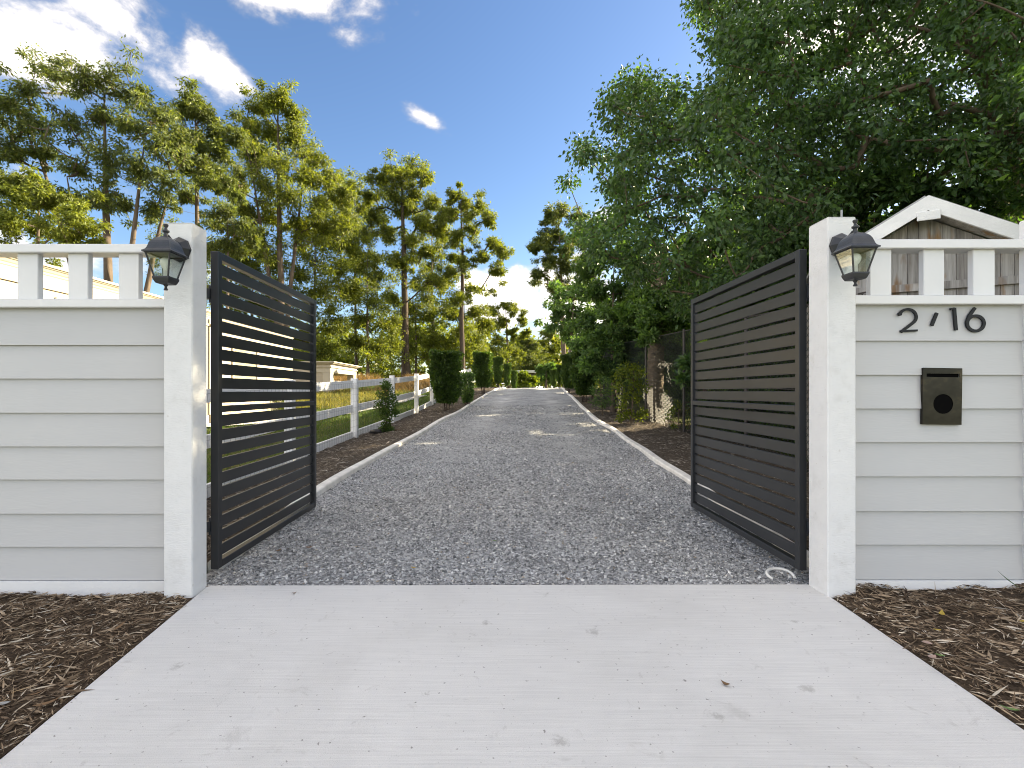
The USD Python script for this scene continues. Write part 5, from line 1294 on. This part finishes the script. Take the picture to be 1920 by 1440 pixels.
for s in (-1, 1):
    d = np.array([s * math.cos(PITCH), 0, -math.sin(PITCH)])
    n_ = np.array([s * math.sin(PITCH), 0, math.cos(PITCH)])
    L_ = HW / math.cos(PITCH)
    apex = np.array([0.0, 0, za])
    bb = [apex, apex + d * L_, apex + d * L_ - n_ * 0.118, apex - np.array([0, 0, 0.118 / math.cos(PITCH)])]
    S_("bargeboard", hull([p + (0, y, 0) for p in bb for y in (-0.20, -0.175)]), "old_white_timber")
    so = [p - n_ * 0.10 - d * 0.0 for p in bb[:2]]
    S_("soffit", hull([p + np.array([0, y, 0]) - n_ * e for p in (apex - n_ * 0.085 + d * 0.05, apex - n_ * 0.085 + d * (L_ - 0.02)) for y in (-0.173, -0.002) for e in (0.0, 0.02)]), "paling_b")
    S_("roof_sheet", hull([p + np.array([0, y, 0]) + n_ * e for p in (apex + d * 0.005, apex + d * (L_ + 0.04)) for y in (-0.16, DP) for e in (0.004, 0.02)]), "roof_iron")
    S_("side_wall", cbox(*sorted((s * 0.755, s * 0.735)), 0.03, DP - 0.1, 0.0, za - 0.66, 0.002), "paling_c")
S_("apex_block", cbox(-0.085, 0.085, -0.215, -0.201, za - 0.235, za - 0.15, 0.004), "old_white_timber")

# ------------------------------------------------------------------ cream house and portico on the left
def block(t, x0, x1, y0, y1, z0, z1, name, m):
    return part(t, name, cbox(x0, x1, y0, y1, z0, z1, 0.004), MAT[m])


HX, HY0, HY1 = -8.0, 4.5, 18.9
HT = 3.34
hs = thing("cream_house", "single-storey cream rendered house with a moulded cornice beyond the left wall", "house", (HX - 4, 12, 0))
wl = block(hs, HX - 9, HX, HY0, HY1, -0.4, HT - 0.17, "wall", "cream_render")
for i, (o0, o1, za_, zb_) in enumerate(((0.012, 0.03, 0.17, 0.125), (0.04, 0.075, 0.123, 0.07), (0.09, 0.105, 0.068, 0.045), (0.125, 0.13, 0.043, 0.0))):
    part(hs, "cornice_course", hull([(x, y, z) for o_, z in ((o0, HT - za_), (o1, HT - zb_)) for x in (HX - 9 - o_, HX + o_) for y in (HY0 - o_, HY1 + o_)]), MAT["cream_trim"])
block(hs, HX + 0.0, HX + 0.035, HY0, HY1, HT - 0.42, HT - 0.36, "band_moulding", "cream_trim")
block(hs, HX + 0.0, HX + 0.025, HY0, HY1, 0.0, 0.45, "plinth", "cream_trim")
for y0, y1, zt in ((8.35, 9.25, 2.55), (11.2, 12.6, 2.5), (14.6, 16.0, 2.5)):
    wf = part(hs, "window", join([cbox(HX, HX + 0.05, y0 - 0.09, y0, 1.0, zt + 0.09, 0.004), cbox(HX, HX + 0.05, y1, y1 + 0.09, 1.0, zt + 0.09, 0.004), cbox(HX, HX + 0.05, y0, y1, zt, zt + 0.09, 0.004), cbox(HX, HX + 0.08, y0 - 0.12, y1 + 0.12, 0.93, 1.0, 0.004)]), MAT["cream_trim"])
    part(wf, "pane", cbox(HX + 0.004, HX + 0.012, y0, y1, 1.0, zt, 0.001), MAT["window_glass"])
    part(wf, "blind", cbox(HX + 0.0005, HX + 0.0035, y0 + 0.01, y1 - 0.01, 1.01, zt - 0.01, 0.0005), MAT["cream_trim"])
part(hs, "meter_box", cbox(HX, HX + 0.16, 9.75, 10.05, 2.42, 2.68, 0.01), MAT["white_plastic"])
for y in (7.15, 8.75, 10.6):
    part(hs, "eave_light", cbox(HX, HX + 0.05, y - 0.05, y + 0.05, 2.72, 2.82, 0.01), MAT["white_plastic"])
part(hs, "downpipe", tube([(HX + 0.09, 13.4, 0.1), (HX + 0.09, 13.4, HT - 0.2)], 0.045, 10), MAT["cream_trim"], smooth=40)

PX, PY0, PY1 = -8.3, 24.0, 28.4
g0 = float(ground_z(PX, 25)) - 0.25
PT = EYE + 56 / 900 * 24
pt = thing("cream_portico", "small cream rendered garden portico with a heavy cornice, beyond the white fence", "portico", (PX - 1.5, 26, g0))
block(pt, PX - 3.2, PX, PY0, PY0 + 0.3, g0, PT - 0.55, "wall", "cream_render")
block(pt, PX - 3.2, PX - 2.9, PY0 + 0.3, PY1 - 0.3, g0, PT - 0.55, "wall", "cream_render")
block(pt, PX - 0.35, PX + 0.03, PY0 - 0.03, PY0 + 0.5, g0, PT - 0.55, "pier", "cream_trim")
block(pt, PX - 0.35, PX + 0.03, PY1 - 0.5, PY1, g0, PT - 0.55, "pier", "cream_trim")
block(pt, PX - 0.30, PX - 0.02, PY0 + 0.5, PY1 - 0.5, g0, g0 + 0.85, "low_wall", "cream_render")
for out, z0_, z1_ in ((0.0, 0.55, 0.30), (0.06, 0.30, 0.24), (0.02, 0.24, 0.14), (0.10, 0.14, 0.10), (0.18, 0.10, 0.05), (0.26, 0.05, 0.0)):
    block(pt, PX - 3.2 - out, PX + 0.04 + out, PY0 - 0.04 - out, PY1 + 0.01 + out, PT - z0_ + 0.001, PT - z1_, "cornice_course", "cream_trim")

# low flat-roofed building far beyond the crest
fb_ = at(985, 720, 62)
t = thing("far_building", "low pale flat-roofed building glimpsed beyond the end of the drive", "building", (fb_[0], 62, 0))
block(t, at(969, 0, 62)[0], at(1006, 0, 62)[0], 62, 66, at(0, 699, 62)[2], at(0, 696, 62)[2] + 0.15, "roof", "path_concrete")
block(t, at(972, 0, 62)[0], at(1003, 0, 62)[0], 62.4, 65.6, -0.3, at(0, 699, 62)[2] - 0.002, "wall", "dark_timber")

# ------------------------------------------------------------------ small things lying about
b = on_bed(700, 9.75)
bz = b[2]
q = np.linspace(0, 1, 10)
solo("garden_edging", tube(np.stack([b[0] - 0.10 + 0.28 * q, b[1] + 0.25 - 0.10 * np.sin(q * 3), bz + 0.06 + 0.03 * np.sin(q * 3)], 1), 0.05, 10), MAT["black_plastic"], "short bent piece of black plastic pipe beside the thin young shrub", "pipe", smooth=40)
solo("fallen_log", tube(np.stack([b[0] + 0.22 + 0.42 * q, b[1] + 0.22 + 0.1 * q, bz + 0.09 + 0.02 * np.sin(q * 5)], 1), np.interp(q, [0, 0.5, 1], [0.03, 0.035, 0.02]), 9), MAT["brown_log"], "short brown log lying behind the thin young shrub at the fence", "log", smooth=40)


def fallen_leaf(label, px, py, z, ln, wd, a, m, curl=0.3, pitch=0.05):
    Y = (EYE - z) * F / (py - VY)
    p = at(px, py, Y)
    d = np.array([math.cos(a), math.sin(a), pitch])
    s = np.array([-math.sin(a), math.cos(a), 0.0])
    t = np.linspace(0, 1, 7)
    wv = np.sin(np.pi * t ** 0.8) * wd / 2
    c = p + d * (t[:, None] - 0.5) * ln + np.array([0, 0, 1.0]) * (curl * ln * ((t[:, None] - 0.5) ** 2) * 2 + 0.004)
    up = np.array([0, 0, 1.0])
    L_ = c + s * wv[:, None] + up * wv[:, None] * 0.35
    R_ = c - s * wv[:, None] + up * wv[:, None] * 0.35
    v = np.vstack([L_, c, R_])
    v = np.vstack([v, v - up * 0.0008])
    k = np.arange(6)
    quads = np.vstack([np.stack([k + 7, k + 8, k + 1, k], 1), np.stack([k + 14, k + 15, k + 8, k + 7], 1)])
    quads = np.vstack([quads, quads[:, ::-1] + 21])
    solo("fallen_leaf", (v, quads), MAT[m], label, "leaf")


fallen_leaf("long tan fallen leaf on the mulch at the lower left, near the concrete edge", 88, 1322, 0.0, 0.075, 0.02, 0.7, "fallen_brown")
fallen_leaf("slim tan fallen leaf on the left mulch, above the long tan one", 68, 1303, 0.0, 0.05, 0.009, 0.75, "fallen_brown")
fallen_leaf("pale curled leaf at the left edge of the photo on the mulch", 8, 1322, 0.0, 0.04, 0.02, 0.2, "fallen_grey")
fallen_leaf("small whitish scrap on the left mulch, midway to the wall", 103, 1252, 0.0, 0.05, 0.008, 0.3, "fallen_grey")
fallen_leaf("light tan leaf standing in the left mulch near the gate post", 225, 1176, 0.02, 0.05, 0.018, 1.2, "fallen_brown", 0.2, 0.4)
fallen_leaf("pale leaf on the left mulch near the concrete, right of the tan ones", 132, 1290, 0.0, 0.035, 0.018, 0.4, "fallen_brown")
fallen_leaf("curled brown leaf lying on the concrete apron, right of its middle", 1360, 1285, 0.0, 0.034, 0.018, 2.3, "fallen_brown", 0.6)
fallen_leaf("tall green leaf standing in the mulch against the right wall", 1891, 1090, 0.09, 0.085, 0.03, 2.6, "fallen_green", 0.2, 0.9)
fallen_leaf("bright yellow leaf on the right mulch", 1766, 1153, 0.05, 0.04, 0.022, 0.8, "fallen_yellow", 0.5, 0.3)
fallen_leaf("small yellow leaf below the bright yellow one on the right mulch", 1757, 1183, 0.05, 0.03, 0.013, 2.8, "fallen_yellow")
fallen_leaf("pinkish round leaf on the right mulch", 1738, 1208, 0.05, 0.038, 0.028, 2.7, "fallen_pink", 0.2)
fallen_leaf("small pale green leaf on the right mulch beside the pinkish ones", 1762, 1231, 0.05, 0.035, 0.015, 2.7, "fallen_green")
fallen_leaf("brownish pink leaf just left of the small pale green leaf, right mulch", 1748, 1235, 0.05, 0.04, 0.025, 0.3, "fallen_pink", 0.4)
fallen_leaf("grey-green leaf at the lower right on the mulch", 1893, 1332, 0.04, 0.05, 0.014, 2.6, "fallen_green")
fallen_leaf("yellow leaf at the right edge of the photo on the mulch", 1917, 1167, 0.05, 0.03, 0.015, 0.3, "fallen_yellow")
fallen_leaf("tan leaf on the gravel near the left gate", 580, 1028, 0.03, 0.05, 0.025, 0.4, "fallen_brown", 0.5)
fallen_leaf("pale leaf on the gravel, right of the tan leaf by the left gate", 522, 1034, 0.03, 0.045, 0.02, 0.9, "fallen_brown", 0.6)
fallen_leaf("yellow leaf on the gravel left of the drive's middle", 775, 1066, 0.03, 0.035, 0.016, 2.7, "fallen_yellow")
fallen_leaf("olive leaf on the gravel near the drive's middle", 928, 1015, 0.04, 0.04, 0.016, 0.2, "fallen_green")
fallen_leaf("orange-brown leaf on the gravel at the concrete edge, right of the middle", 1066, 1088, 0.02, 0.04, 0.02, 2.5, "fallen_brown", 0.5)
fallen_leaf("small tan leaf on the concrete near the gravel, left", 552, 1114, 0.0, 0.022, 0.012, 0.5, "fallen_brown", 0.8)
